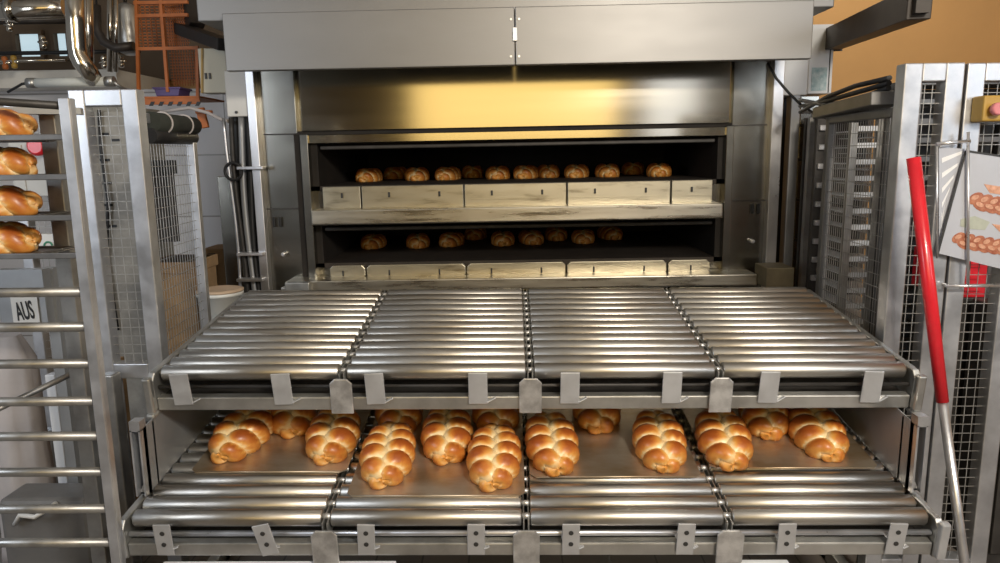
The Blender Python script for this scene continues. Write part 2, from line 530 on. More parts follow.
# service bay left: hoses, panel, clips
opart(obox(MB(), 222, 241, 171, 300, YO + .02, YO + .4), 'service_panel', M['jamb'], .004)
opart(obox(MB(), 239, 262, 108, 300, YO + .03, YO + .1), 'service_back', M['black'])
zb, ztp = OZ(300, YO), OZ(112, YO)
for k, (px, r, mt) in enumerate(((232, .010, 'post'), (238, .014, 'dark'), (246, .018, 'side'), (252, .016, 'black'), (257, .014, 'black'))):
    pts = [(OX(px, YO) + .012 * math.sin(5 * t + k), -.02, zb + (ztp - zb) * t) for t in [i / 14 for i in range(15)]]
    opart(MB().tube(pts, r, 12), 'hose', M[mt])
opart(MB().ring((OX(238, YO), -.06, OZ(166, YO)), .05, .009), 'cable_loop', M['black'])
for cy in (163, 250, 276):
    opart(obox(MB(), 236, 262, cy - 1.6, cy + 1.6, YO - .09, YO - .03), 'hose_clip', M['post'], .003)
# service bay right
opart(obox(MB(), 777, 800, 96, 290, YO + .14, YO + .3), 'service_gap', M['black'])
opart(obox(MB(), 787, 796, 98, 292, YO - .02, YO + .06), 'service_post', M['side'], .004)
q = MB()
obox(q, 796, 814, 102, 292, YO + .05, YO + .12)
sp = opart(q, 'service_panel', M['jamb'], .003)
for cy in (118, 131, 165, 205, 245):
    opart(obox(MB(), 796, 814, cy - 1.2, cy + 1.2, YO + .035, YO + .05), 'hinge_strip', M['dark'], parent=sp)
# lower skirt that reaches the ground
opart(MB().box(OX(256, YO), OX(776, YO), -.04, .059, 0, OZ(292, YO)), 'skirt', M['jamb'], .004)

# ------------------------------------------------------------------ braided loaves
def loaf_mesh(name, L, A, Rr, n, ph, hand, seed):
    rnd = random.Random(seed)
    B = 0.62 * A
    S, SEG = 72, 14
    lines = []
    for k in range(3):
        pts, rads = [], []
        jit = [rnd.uniform(-.1, .1) for _ in range(6)]
        for i in range(S + 1):
            s = i / S
            u = 2 * s - 1
            e = max(0.0, 1 - abs(u) ** 2.7) ** 0.8
            fi = 2 * math.pi * n * s + k * 2 * math.pi / 3 + ph
            wob = 1 + jit[int(s * 5.99)] * .5
            x = hand * A * (0.12 + 0.88 * e) * math.sin(fi) * (0.82 + 0.18 * (1 - u * u))
            z = B * (0.25 + 0.75 * e) * math.sin(2 * fi)
            r = Rr * (0.62 + 0.38 * e) * (0.92 + 0.16 * abs(math.sin(fi))) * wob
            r *= min(1, math.sqrt(max(0.0, 1 - abs(u) ** 18)) + .05) * (0.90 + 0.10 * (1 - u * u))
            pts.append(Vector((x, (s - .5) * L, z)))
            rads.append(r)
        lines.append((pts, rads))
    bm = bmesh.new()
    lay = []
    for k, (pts, rads) in enumerate(lines):
        rings = []
        for i in range(S + 1):
            d = (pts[min(i + 1, S)] - pts[max(i - 1, 0)]).normalized()
            a = d.cross(Vector((0, 0, 1))).normalized()
            b = a.cross(d).normalized()
            ring = []
            for t in range(SEG):
                an = 2 * math.pi * t / SEG
                p = pts[i] + (a * math.cos(an) + b * math.sin(an)) * rads[i]
                dm = 9
                for k2 in range(3):
                    if k2 == k:
                        continue
                    P2, R2 = lines[k2]
                    for j in range(max(0, i - 14), min(S, i + 14) + 1, 2):
                        dm = min(dm, (p - P2[j]).length - R2[j])
                v = bm.verts.new(p)
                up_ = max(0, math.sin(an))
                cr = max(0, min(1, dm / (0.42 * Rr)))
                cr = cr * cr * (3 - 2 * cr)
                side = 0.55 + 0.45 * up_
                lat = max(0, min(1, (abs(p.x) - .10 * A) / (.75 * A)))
                ctr = 0.20 + 0.80 * lat if up_ > .25 else 1.0  # pale top centre paints in the specular sheen, besides the less baked seams
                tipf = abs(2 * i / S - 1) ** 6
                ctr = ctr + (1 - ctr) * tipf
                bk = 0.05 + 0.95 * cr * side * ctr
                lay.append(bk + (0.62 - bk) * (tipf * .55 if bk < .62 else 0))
                ring.append(v)
            rings.append(ring)
        for i in range(S):
            for t in range(SEG):
                f = bm.faces.new((rings[i][t], rings[i][(t + 1) % SEG], rings[i + 1][(t + 1) % SEG], rings[i + 1][t]))
                f.smooth = True
        for rg in (rings[0], rings[-1]):
            c = bm.verts.new(sum((v.co for v in rg), Vector()) / SEG + Vector((0, (-1 if rg is rings[0] else 1) * .008, 0)))
            lay.append(.6)
            for t in range(SEG):
                f = bm.faces.new((rg[t], rg[(t + 1) % SEG], c))
                f.smooth = True
    bm.verts.index_update()
    bmesh.ops.recalc_face_normals(bm, faces=bm.faces[:])
    zmin = -(B * .2 + Rr * .72)
    for v in bm.verts:
        if v.co.z < zmin:
            v.co.z = zmin
        v.co.z -= zmin
        v.co.z *= 0.92
    # the strands were appended ring by ring and a cap centre after each: same order as lay
    me = bpy.data.meshes.new(name)
    bm.to_mesh(me)
    bm.free()
    at = me.attributes.new('bake_sheen', 'FLOAT', 'POINT')
    at.data.foreach_set('value', lay)
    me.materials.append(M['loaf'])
    return me


LM = [loaf_mesh('braided_loaf', 0.34, .050, .043, 1.70, 0.5, 1, 1),
      loaf_mesh('braided_loaf', 0.35, .051, .042, 1.65, 1.9, -1, 2),
      loaf_mesh('braided_loaf', 0.335, .049, .044, 1.6, 2.6, 1, 3),
      loaf_mesh('braided_loaf', 0.34, .050, .042, 1.75, 0.1, -1, 4)]
nloaf = 0


def loaf(M4, label, group, scale=1.0, var=None):
    global nloaf
    o = bpy.data.objects.new('braided_loaf', LM[(nloaf if var is None else var) % 4])
    nloaf += 1
    col.objects.link(o)
    o.matrix_basis = M4 @ Matrix.Scale(scale, 4)
    tag(o, label, 'loaf', group)
    return o


# ------------------------------------------------------------------ the roller tables
TILT = R(7.0)
RR, PITCH, NR = 0.027, 0.069, 13
HW = 1.25


def table(name, label, py, px_mid, lower):
    # distance at which the row of front rollers spans its width in the photograph
    span = 797 if lower else 747
    a, b = P(px_mid - span / 2, py, 1), P(px_mid + span / 2, py, 1)
    Y = 2 * HW / (b.x - a.x)
    c = P(px_mid, py, Y)
    root = thing(name, label, 'roller table', (c.x, Y, c.z), (TILT, 0.0035 if not lower else 0.002, 0))

    def part(mb, nm, mt, bevel=0.0, parent=None):
        return mb.build(nm, mt, parent or root, bevel, local=True)
    sw = 2 * HW / 4
    # local origin: axis of the first roller
    for s in range(4):
        x0 = -HW + s * sw + .014
        x1 = x0 + sw - .028
        for r in range(NR):
            y = r * PITCH
            q = MB()
            q.tube([(x0, y, 0), (x0 + .004, y, 0), (x1 - .004, y, 0), (x1, y, 0)], RR, 18,
                   rads=[RR - .004, RR, RR, RR - .004])
            q.tube([(x0 - .012, y, 0), (x1 + .012, y, 0)], .007, 8)
            part(q, 'roller', M['roller'])
    ye = (NR - 1) * PITCH + .045
    for s in (-1, 1):
        q = MB()
        xa = s * (HW + .002)
        xb = s * (HW + .024)
        q.prism([(-.05, -.115), (ye, -.115), (ye, .004), (.02, .012), (-.03, .012), (-.05, -.01)], min(xa, xb), max(xa, xb), axis='x')
        sr = part(q, 'side_rail', M['frame'], .004)
        e = MB()
        xa, xb = s * (HW - .0), s * (HW + .028)
        if lower:
            e.box(xa, xb, -.075, -.05, -.105, .02)
        else:
            e.box(xa, xb, -.075, -.05, -.118, .008)
            e.box(xa, xb, -.08, -.02, -.135, -.118)
        part(e, 'end_plate', M['tab'] if lower else M['frame'], .006, parent=sr)
    for s in (-1, 0, 1):
        q = MB()
        for d in (-.0075, .0075):
            q.box(s * sw + d - .002, s * sw + d + .002, -.04, ye, -.05, .012 if not lower else .006)
        dv = part(q, 'section_divider', M['frame'])
        for r in range(NR):
            part(MB().tube([(s * sw - .0138, r * PITCH, 0.004), (s * sw + .0138, r * PITCH, .004)], .010, 8), 'axle_bolt', M['cast'], parent=dv)
        w, zt2, zb2 = .037, (.0 if not lower else -.008), (-.125 if not lower else -.125)
        if lower:
            w = .041
        c2 = .016
        poly = [(s * sw - w, zb2), (s * sw + w, zb2), (s * sw + w, zt2 - c2), (s * sw + w - c2, zt2), (s * sw - w + c2, zt2), (s * sw - w, zt2 - c2)]
        part(MB().prism(poly, -.062, -.054), 'divider_plate', M['cast'], .003)
    # front beam, undersheet, cross members
    q = MB()
    if lower:
        q.box(-HW, HW, -.045, -.01, -.108, -.064)
    else:
        q.box(-HW, HW, -.045, -.01, -.119, -.072)
    part(q, 'front_beam', M['frame'], .004)
    part(MB().tube([(-HW, -.022, -.042), (HW, -.022, -.042)], .009 if lower else .006, 12), 'stop_shaft', M['alu'] if lower else M['dark'])
    part(MB().box(-HW, HW, -.005, ye, -.10, -.085), 'undersheet', M['dark'])
    part(MB().box(-HW, HW, ye - .03, ye, -.12, -.0305), 'rear_beam', M['frame'])
    pxs = ((163, 265, 366, 476, 571, 686, 787, 897) if lower else (181, 282, 375, 478, 570, 672, 769, 872))
    lean = (0, -.22, .03, .02, 0, .02, -.02, .03) if lower else (-.05, -.04, -.03, 0, 0, .0, .02, .02)
    inv = root.matrix_basis.inverted()
    for k, px in enumerate(pxs):
        pw = P(px, py + 20, Y - .05)
        x = (inv @ pw).x
        z0, z1, w = (-.098, .012, .027) if lower else (-.094, .018, .0315)
        q = MB()
        cz = (z0 + z1) / 2
        rot = Matrix.Rotation(lean[k], 3, 'Y')

        def tp(a, b, yy):
            v = rot @ Vector((a, 0, b - cz))
            return Vector((x + v.x, yy, cz + v.z))
        yf = -.056
        cs = [(-w, z0), (w, z0), (w, z1), (-w, z1)]
        q.hexa([tp(a, b, yf) for a, b in cs] + [tp(a, b, yf + .006) for a, b in cs])
        # the arm that holds the plate on the shaft
        if lower:
            q.bar(tp(-w + .008, -.042, yf + .006), (x - w + .008, -.024, -.042), .02, .006)
            q.bar(tp(w - .004, -.075, yf + .006), (x + w + .012, -.045, -.07), .02, .004)
        else:
            q.bar(tp(w - .004, -.088, yf + .006), (x + w + .024, -.044, -.074), .02, .004)
            q.bar(tp(0, -.042, yf + .006), (x, -.024, -.042), .02, .006)
        sp_ = part(q, 'stop_plate', M['tab'], .002)
        if lower:
            for hz in (-.018, -.058):
                c0 = tp(0, hz, yf - .002)
                part(MB().tube([c0, c0 + Vector((0, .004, 0))], .0075, 12), 'bolt', M['hole'], parent=sp_)
    return root


upper = table('roller_table', 'upper roller table of bare steel rollers with no trays on it', 371, 530, False)
lower = table('roller_table', 'lower roller table carrying four baking sheets of braided loaves', 517, 526, True)
lower.name = 'roller_table.001'
upper.name = 'roller_table'


def on_table(root, px, py, h):
    """point of the table's roller plane (height h over the axis), in table space, seen at px, py"""
    inv = root.matrix_basis.inverted()
    o = inv @ CAM
    d = (inv.to_3x3() @ ray(px, py))
    t = (h - o.z) / d.z
    return o + d * t


# carrying frame of the loader
uc, lc = upper.location, lower.location
fr = thing('loader_frame', 'grey sheet metal side frame that carries both roller tables', 'loader frame', (lc.x, lc.y + .5, 0))
for s in (-1, 1):
    xa = lc.x + s * (HW + .014)
    xi = lc.x + s * (HW - .012)
    xo = lc.x + s * (HW + .022)
    y0, y1 = lc.y + .10, lc.y + .98
    zb0 = lc.z + .035
    ztp_ = uc.z - .145
    q = MB()
    # thin web with folded edges; follows the tilt of the tables
    tl = math.tan(TILT)
    poly = [(y0, zb0), (y1, zb0 + (y1 - y0) * tl), (y1, ztp_ + (y1 - y0) * tl), (y0, ztp_)]
    q.prism(poly, min(xi, xi + s * .004), max(xi, xi + s * .004), axis='x')
    pn = q.build('side_panel', M['side'], fr)
    e = MB()
    e.box(xi, xo, y0, y0 + .02, zb0, zb0 + .006)
    e.box(xi, xi + s * .006, y0 - .02, y0 + .02, zb0, ztp_)
    e.box(xo, xo - s * .006, y0 - .02, y0 + .02, zb0, ztp_)
    e.box(xi, xo, y0 - .02, y0 + .02, ztp_ - .004, ztp_ + .03)
    e.prism([(xi, zb0), (xo, zb0), (xi, zb0 + .07)], y0, y0 + .012)
    e.build('folded_edge', M['fence'], pn)
    e = MB()
    e.box(xi, xo, y0 + .06, y0 + .07, zb0, ztp_)
    e.build('recess_plate', M['dark'], pn)  # dark colour stands in for the shade inside the folded channel
    e = MB()
    e.box(xo + s * .004, xo + s * .05, lc.y + .72, lc.y + .78, 0, uc.z - .05)
    e.build('column', M['frame'], fr, .004)
    e = MB()
    e.box(xo + s * .004, xo + s * .05, lc.y + .25, lc.y + .95, 0.0, .06)
    e.build('foot_beam', M['frame'], fr, .004)
    e = MB()
    e.box(xi, xo + s * .045, lc.y + .73, lc.y + .77, lc.z - .07, lc.z - .03)
    e.build('carrier_arm', M['frame'], fr)
q = MB()
q.box(lc.x - HW, lc.x + HW, lc.y - .05, lc.y + .0, lc.z - .30, lc.z - .235)
q.build('cross_beam', M['frame'], fr, .004)
q = MB()
q.box(P(160, 555, lc.y - .04).x, P(395, 555, lc.y - .04).x, lc.y - .05, lc.y - .02, lc.z - .22, lc.z - .135)
q.box(P(740, 555, lc.y - .04).x, P(790, 555, lc.y - .04).x, lc.y - .05, lc.y - .02, lc.z - .22, lc.z - .135)
q.build('hanging_plate', M['coolwhite'], fr, .003)
for s in (-1, 1):
    MB().box(lc.x + s * (HW - .06), lc.x + s * (HW - .0), lc.y - .05, lc.y + .01, 0, lc.z - .235).build('leg', M['frame'], fr, .004)

# baking sheets on the lower table
TH = RR + .0005
TRAYS = [((190, 346), 473, 'first from left, with two loaves at front'),
         ((346, 525), 497, 'second from the left, pulled furthest forward'),
         ((530, 702), 478, 'third from left, loaf at each side'),
         ((711, 880), 469, 'fourth from the left, at the right-hand side panel')]
sw = HW / 2
for k, (xs, py, tx) in enumerate(TRAYS):
    yf = on_table(lower, (xs[0] + xs[1]) / 2, py, TH).y
    x0, x1 = on_table(lower, xs[0], py, TH).x, on_table(lower, xs[1], py, TH).x
    y1 = yf + .62
    q = MB()
    c = .02
    poly = [(x0 + c, yf), (x1 - c, yf), (x1, yf + c), (x1, y1 - c), (x1 - c, y1), (x0 + c, y1), (x0, y1 - c), (x0, yf + c)]
    q.prism(poly, TH, TH + .004, axis='z')
    # low rolled rim on the far side and the two flanks, as far as it shows
    q.tube([(x0 + c, yf + .003, TH + .003), (x1 - c, yf + .003, TH + .003)], .003, 8)
    o = q.build('baking_sheet', M['tray'])
    o.matrix_basis = lower.matrix_basis.copy()
    tag(o, 'flat baking sheet on lower rollers, ' + tx, 'baking sheet', 'baking sheets on the lower roller table')

TT = TH + .0042
SPOTS = [  # pixel of the front tip, yaw, label
    (223, 463, -9, 'golden braided loaf at the far left of the lower table'),
    (326, 465, 3, 'golden braided loaf at the right side of the first baking sheet from the left'),
    (383, 488, 2, 'large braided loaf at the front left of the second sheet, pulled furthest forward'),
    (446, 465, 3, 'smaller braided loaf in the middle of the second sheet, set back between two others'),
    (493, 491, -1, 'large braided loaf at the front right corner of the second baking sheet'),
    (557, 475, 4, 'braided loaf at the left of the third baking sheet, beside the centre divider'),
    (665, 473, -3, 'braided loaf at the right of the third baking sheet, casting a shadow leftward'),
    (731, 470, -5, 'braided loaf at the front left of the fourth baking sheet'),
    (830, 462, -4, 'braided loaf furthest right on the lower table'),
    (293, 438, 14, 'loaf end peeping out between the first two loaves of the left sheet'),
    (400, 436, 8, 'loaf half hidden behind the front left loaf of the second sheet'),
    (497, 436, 3, 'loaf half hidden behind the front right loaf of the second sheet'),
    (598, 433, -4, 'loaf end set far back in the middle of the third sheet'),
    (768, 440, -12, 'loaf end set far back in the middle of the fourth sheet')]
for k, (px, py, yaw, lab) in enumerate(SPOTS):
    p = on_table(lower, px, py, TT)
    M4 = lower.matrix_basis @ Matrix.Translation((p.x, p.y + .165, TT)) @ Matrix.Rotation(R(yaw), 4, 'Z')
    # turn about the front tip
    M4 = lower.matrix_basis @ Matrix.Translation((p.x, p.y, TT)) @ Matrix.Rotation(R(yaw), 4, 'Z') @ Matrix.Translation((0, .16, 0))
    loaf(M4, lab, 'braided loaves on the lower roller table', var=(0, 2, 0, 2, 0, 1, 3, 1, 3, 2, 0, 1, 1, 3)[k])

# loaves baking in the oven
OM = oven.matrix_basis
up_px = [(369, .45, 0), (396, .95, 1), (417, .5, 2), (448, .5, 3), (473, .9, 0), (498, .5, 1), (526, .5, 2), (548, .6, 3), (577, .5, 0), (607, .5, 1), (633, .95, 2), (659, .4, 3)]
lo_px = [(374, .5, 0), (418, .5, 1), (452, .55, 2), (476, .95, 3), (503, .55, 0), (531, .6, 1), (556, .8, 2), (583, .6, 3), (610, .8, 0)]
ORD = ['first', 'second', 'third', 'fourth', 'fifth', 'sixth', 'seventh', 'eighth', 'ninth', 'tenth', 'eleventh', 'twelfth']
for lst, zf, nm, row in ((up_px, d1b, 'upper', 170), (lo_px, d2b, 'lower', 243)):
    for k, (px, dy, v) in enumerate(lst):
        x = (OI @ P(px, row, YO + dy + .3)).x
        M4 = OM @ Matrix.Translation((x, dy + .3, zf + .0005)) @ Matrix.Rotation(R(random.uniform(-12, 12)), 4, 'Z')
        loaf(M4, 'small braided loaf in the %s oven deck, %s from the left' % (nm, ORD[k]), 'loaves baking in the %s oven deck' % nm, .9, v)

# ------------------------------------------------------------------ safety fences of mesh in tube frames
def wire_grid(mb, o, u, v, lu, lv, du, dv, t=.0022):
    o, u, v = Vector(o), Vector(u), Vector(v)
    n = int(lu / du)
    for i in range(1, n + 1):
        p = o + u * (i * lu / (n + 1))
        mb.bar(p, p + v * lv, t, t)
    n = int(lv / dv)
    for i in range(1, n + 1):
        p = o + v * (i * lv / (n + 1))
        mb.bar(p, p + u * lu, t, t)
    return mb


def fence(label, A, B, zt, zb, w=.06, du=.036, dv=.036, grp='safety fence panels', mt='fence', legs=True):
    A, B = Vector((A[0], A[1], 0)), Vector((B[0], B[1], 0))
    u = (B - A).normalized()
    L = (B - A).length
    root = thing('mesh_fence_panel', label, 'fence panel', A, (0, 0, 0), grp)
    for q in (A, B):
        MB().bar(q, q + Vector((0, 0, zt)), w, w, ref=(u.y, -u.x, 0)).build('post', M[mt], root, .004)
    MB().bar(A + u * w / 2 + Vector((0, 0, zt - w / 2)), B - u * w / 2 + Vector((0, 0, zt - w / 2)), w * .98, w).build('top_rail', M[mt], root, .004)
    MB().bar(A + u * w / 2 + Vector((0, 0, zb - w / 2)), B - u * w / 2 + Vector((0, 0, zb - w / 2)), w * .98, w).build('bottom_rail', M[mt], root, .004)
    g = wire_grid(MB(), A + u * w / 2 + Vector((0, 0, zb)), u, (0, 0, 1), L - w, zt - zb - w, du, dv)
    g.build('wire_mesh', M['wire'], root)
    return root


YL = 2.75
xa, xb = X(94, YL, 220), X(145, YL, 220)
ztl = Z(90, YL, 110)
fence('narrow mesh fence panel behind the loaf rack, left of the roller tables', (xa, YL), (xb, YL), ztl, Z(362, YL, 120), w=.06)
xs_, ys_ = X(160, YL + .05, 220), YL + .1
ye_ = 3.45
fence('mesh fence panel running back to the oven on the left side', (X(143, YL + .12, 220), YL + .12), (X(196, ye_, 200), ye_), Z(116, 3.2, 180), .55, w=.04, du=.03, dv=.045)
YRF = 2.62
xa, xm = X(898, YRF, 210), X(938, YRF, 210)
fence('narrow mesh fence panel behind the red pole, right of the roller tables', (xa, YRF), (xm, YRF), Z(64, YRF, 920), .15, w=.062)
xm2 = xm + .072
fence('mesh fence panel at the far right holding the bread poster', (xm2, YRF + .0), (X(993, YRF, 380), YRF), Z(64, YRF, 960), .15, w=.062, du=.036)
fence('grey mesh fence panel running back to the oven on the right side', (xa + .02, YRF + .09), (X(826, 3.3, 200), 3.3), Z(112, 3.0, 860), .4, w=.034, du=.022, dv=.05, mt='fdark')

# racks seen through the right-hand mesh
rx0, rx1, ry = X(842, 3.65), X(905, 3.65), 3.6
rk = thing('tray_rack', 'tall steel tray rack of many runners behind the right mesh', 'rack', ((rx0 + rx1) / 2, ry + .3, 0), group='tray racks beside the oven')
zr = Z(112, 3.6, 860)
for k, (x, y) in enumerate(((rx0, ry), ((rx0 + rx1) / 2 - .03, ry), (rx1, ry), (rx0, ry + .5), (rx1, ry + .5))):
    MB().box(x - .018, x + .018, y, y + .036, .0, zr).build('post', M['rack'], rk, .003)
MB().box(rx0, rx1, ry, ry + .55, zr, zr + .035).build('top_sheet', M['side'], rk, .004)
MB().box(rx0 - .02, rx1 + .02, ry + .56, ry + .58, .1, zr).build('dark_backing', M['dark'], rk, .003)  # added dark backing, stands in for the gloom behind the mesh
z = zr - .09
while z > .3:
    xm_ = (rx0 + rx1) / 2 - .03
    for xa_, xb_, dz_ in ((rx0 + .018, xm_ - .018, 0), (xm_ + .018, rx1 - .018, -.03)):
        q = MB().box(xa_, xb_, ry + .004, ry + .03, z + dz_, z + dz_ + .024)
        q.box(xa_, xb_, ry + .03, ry + .5, z + dz_, z + dz_ + .003)
        q.build('runner', M['coolwhite'], rk)
    z -= .08
qx0, qx1, qy = X(906, 3.3, 300), X(1020, 3.3, 300), 3.34
rq = thing('tray_rack', 'dark tray rack filled with black trays behind the red pole and far right fence', 'rack', ((qx0 + qx1) / 2, qy + .3, 0), group='tray racks beside the oven')
zq = Z(84, 3.3, 960)
for x, y in ((qx0, qy), (qx1, qy), (qx0, qy + .2), (qx1, qy + .2), (qx0 + .16, qy)):
    MB().box(x - .016, x + .016, y, y + .032, 0, zq).build('post', M['fdark'], rq, .003)
MB().box(qx0 - .016, qx1 + .016, qy, qy + .23, zq, zq + .03).build('top_sheet', M['fdark'], rq, .003)
MB().box(qx0 - .016, qx1 + .016, qy + .235, qy + .25, .1, zq).build('dark_backing', M['dark'], rq, .003)  # added dark backing, keeps the view past the far right fence gloomy
z = zq - .08
k = 0
while z > .2:
    q = MB().box(qx0 + .017, qx1 - .017, qy + .034, qy + .2, z, z + .004)
    q.box(qx0 + .017, qx1 - .017, qy + .034, qy + .04, z + .004, z + .022)
    q.build('tray', M['rtray'] if k % 3 else M['fdark'], rq)
    z -= .085
    k += 1
sx = X(817, 3.9)
rk2 = thing('slotted_upright', 'narrow slotted steel upright at the right corner of the oven', 'upright', (sx, 3.92, 0))
q = MB().box(sx - .03, sx + .03, 3.92, 3.95, 0, Z(112, 3.9, 817))
q.build('back_strip', M['dark'], rk2)
z = Z(125, 3.9, 817)
while z > .5:
    MB().box(sx - .022, sx + .022, 3.90, 3.92, z - .03, z).build('slot_plate', M['post'], rk2, .004)
    z -= .1

# bundle of tubes and cables over the right rack
bd = thing('cable_tray', 'grey cable tray with black cables above the right rack', 'cable tray', P(858, 108, 3.2))
a, b = P(826, 113, 3.4), P(888, 98, 2.75)
off = Vector((0, 0, 0))
MB().bar(a, b, .12, .05).build('tray_channel', M['fdark'], bd, .004)
for k in range(3):
    o_ = Vector((0, 0, .035 + .018 * k))
    MB().tube([P(800, 100 + 6 * k, 4.0), a + o_, (a + b) / 2 + o_ + Vector((0, 0, .01 * (k - 1))), b + o_], .010, 10).build('cable', M['black'], bd)
w = MB()
pts = [P(768, 63, 4.05), P(776, 78, 4.02), P(788, 92, 4.0), P(800, 104, 3.95), P(818, 116, 3.8), P(838, 121, 3.5), P(858, 121, 3.2), P(876, 117, 2.95), P(888, 112, 2.8)]
tag(w.tube(pts, .007, 10).build('hanging_cable', M['black']), 'thin black cable hanging from the hood to the right rack', 'cable')

# the dark beam high up on the right
bm_ = thing('ceiling_duct', 'dark rectangular duct sloping across the ochre wall top right', 'duct', P(880, 25, 3.6))
a, b = P(833, 39, 4.3), P(920, 3, 2.95)
MB().bar(a, b, .09, .12).build('channel', M['duct'], bm_, .004)
MB().bar(a + Vector((0, .0, 0)), a + (b - a).normalized() * .02, .10, .135).build('end_flange', M['black'], bm_)
e = b - (b - a).normalized() * .02
MB().bar(e, e + (b - a).normalized() * .06, .05, .08).build('open_end', M['duct'], bm_)

# the red pole
YPo = 2.35
a, b, c = P(913.5, 158, YPo + .12), P(942.5, 402, YPo - .02), P(966, 575, YPo - .12)
dz = (c - b).normalized()
g = c + dz * ((c.z - .01) / -dz.z)
po = thing('broom_pole', 'red sleeved pole with bare metal lower end leaning at the right fence', 'pole', g)
MB().tube([a, a + (b - a) * .5, b], .022, 18, rads=[.0225, .022, .0195]).build('grip_sleeve', M['redp'], po)
MB().tube([b - dz * .02, g], .0155, 16).build('pole_tube', M['alu'], po)

# emergency stop box on the right fence
YE_ = YRF - .05
e0, e1 = P(973, 122, YE_), P(1010, 96, YE_)
es = thing('emergency_stop', 'yellow box with faded red push button on the right fence', 'emergency stop', (e0.x, YE_, e0.z))
MB().box(e0.x, e1.x, YE_ - .05, YE_ + .019, e0.z, e1.z).build('box', M['yellow'], es, .006)
k = P(997, 109, YE_ - .07)
MB().tube([(k.x, YE_ - .05, k.z), (k.x, YE_ - .062, k.z), (k.x, YE_ - .064, k.z), (k.x, YE_ - .078, k.z), (k.x, YE_ - .084, k.z)], .02, 20, rads=[.012, .012, .021, .021, .016]).build('push_button', M['pink'], es)

# bracket of thin rods with two printed sheets
YQ = YRF - .06
hb = thing('poster_bracket', 'thin steel rod bracket holding printed sheets on the right fence', 'bracket', P(968, 285, YQ))
for p, q, r in (((968, 132), (968, 286), .005), ((945, 286), (1004, 286), .005), ((936, 144), (970, 141), .006), ((937, 146), (937, 258), .004)):
    MB().tube([P(*p, YQ - .012), P(*q, YQ - .012)], r, 10).build('rod', M['alu'], hb)
for px in (950, 1003):
    p = P(px, 286, YQ - .012)
    MB().tube([p, (p.x, YRF - .031, p.z)], .005, 8).build('hook', M['alu'], hb)


def flat(mb, pix, Y, t=0.0, mi=0):
    vs = [mb.bm.verts.new(P(x, y, Y - t)) for x, y in pix]
    vb = [mb.bm.verts.new(P(x, y, Y - t) + Vector((0, .0012, 0))) for x, y in pix]
    n = len(pix)
    fs = [mb.bm.faces.new(vs), mb.bm.faces.new(vb[::-1])] + [mb.bm.faces.new((vs[i], vs[(i + 1) % n], vb[(i + 1) % n], vb[i])) for i in range(n)]
    mb.faces(fs, mi)


q = MB()
flat(q, [(939, 147), (966, 149), (939, 250)], YQ + .012, 0, 0)
for k in range(6):
    t = k / 6
    flat(q, [(942, 158 + 15 * k), (962 - 4 * k, 151 + 12 * k), (961.5 - 4 * k, 154 + 12 * k), (942, 163 + 15 * k)], YQ + .012, .0013, 1)  # streaks painted white as reflections in the creased plastic
o = q.build('plastic_sheet', [M['posterbg'], M['paper']])
tag(o, 'clear creased plastic sheet with white painted reflections behind the bread poster', 'sheet')
ps = thing('bread_poster', 'grey poster showing two braided loaves hung tilted on the right fence', 'poster', P(970, 255, YQ))
q = MB()
flat(q, [(966, 151), (1030, 161), (1030, 276), (937, 253)], YQ, 0, 0)
q.build('paper', [M['posterbg']], ps)
q = MB()
flat(q, [(965, 150.5), (967, 151), (939, 253.5), (936.5, 252.5)], YQ, .0014, 0)
flat(q, [(966, 149.8), (1030, 159.5), (1030, 161.5), (966, 152)], YQ, .0014, 0)
q.build('dark_border', [M['hole']], ps)


def print_loaf(x0, y0, dx, dy, n, r):
    q = MB()
    for k in range(n):
        for s in (-1, 1):
            cx, cy = x0 + dx * k + (dx * .5 if s > 0 else 0), y0 + dy * k + s * r * .42
            ang = s * .5
            el = [(cx + r * 1.0 * math.cos(t) * math.cos(ang) - r * .62 * math.sin(t) * math.sin(ang),
                   cy + r * 1.0 * math.cos(t) * math.sin(ang) + r * .62 * math.sin(t) * math.cos(ang)) for t in [2 * math.pi * i / 14 for i in range(14)]]
            flat(q, el, YQ, .0014 + .00012 * k + .00005 * s, 0)
            el2 = [(cx - .1 * r + (ex - cx) * .5, cy - .12 * r + (ey - cy) * .42) for ex, ey in el]
            flat(q, el2, YQ, .0030 + .0001 * k, 1)
    return q


print_loaf(976, 202, 9.5, 2.0, 6, 8.5).build('printed_loaf', [M['print'], M['printl']], ps)
print_loaf(959, 241, 9.5, 1.6, 8, 7.6).build('printed_loaf', [M['print'], M['printl']], ps)
q = MB()
flat(q, [(961, 219), (975, 216), (990, 222), (985, 230), (970, 229), (960, 226)], YQ, .0013, 0)
flat(q, [(984, 184), (1030, 191), (1030, 199), (990, 193)], YQ, .0013, 1)
flat(q, [(992, 224), (1030, 228), (1030, 236), (1000, 232)], YQ, .0013, 1)
q.build('printed_herbs', [M['printg'], M['printl']], ps)

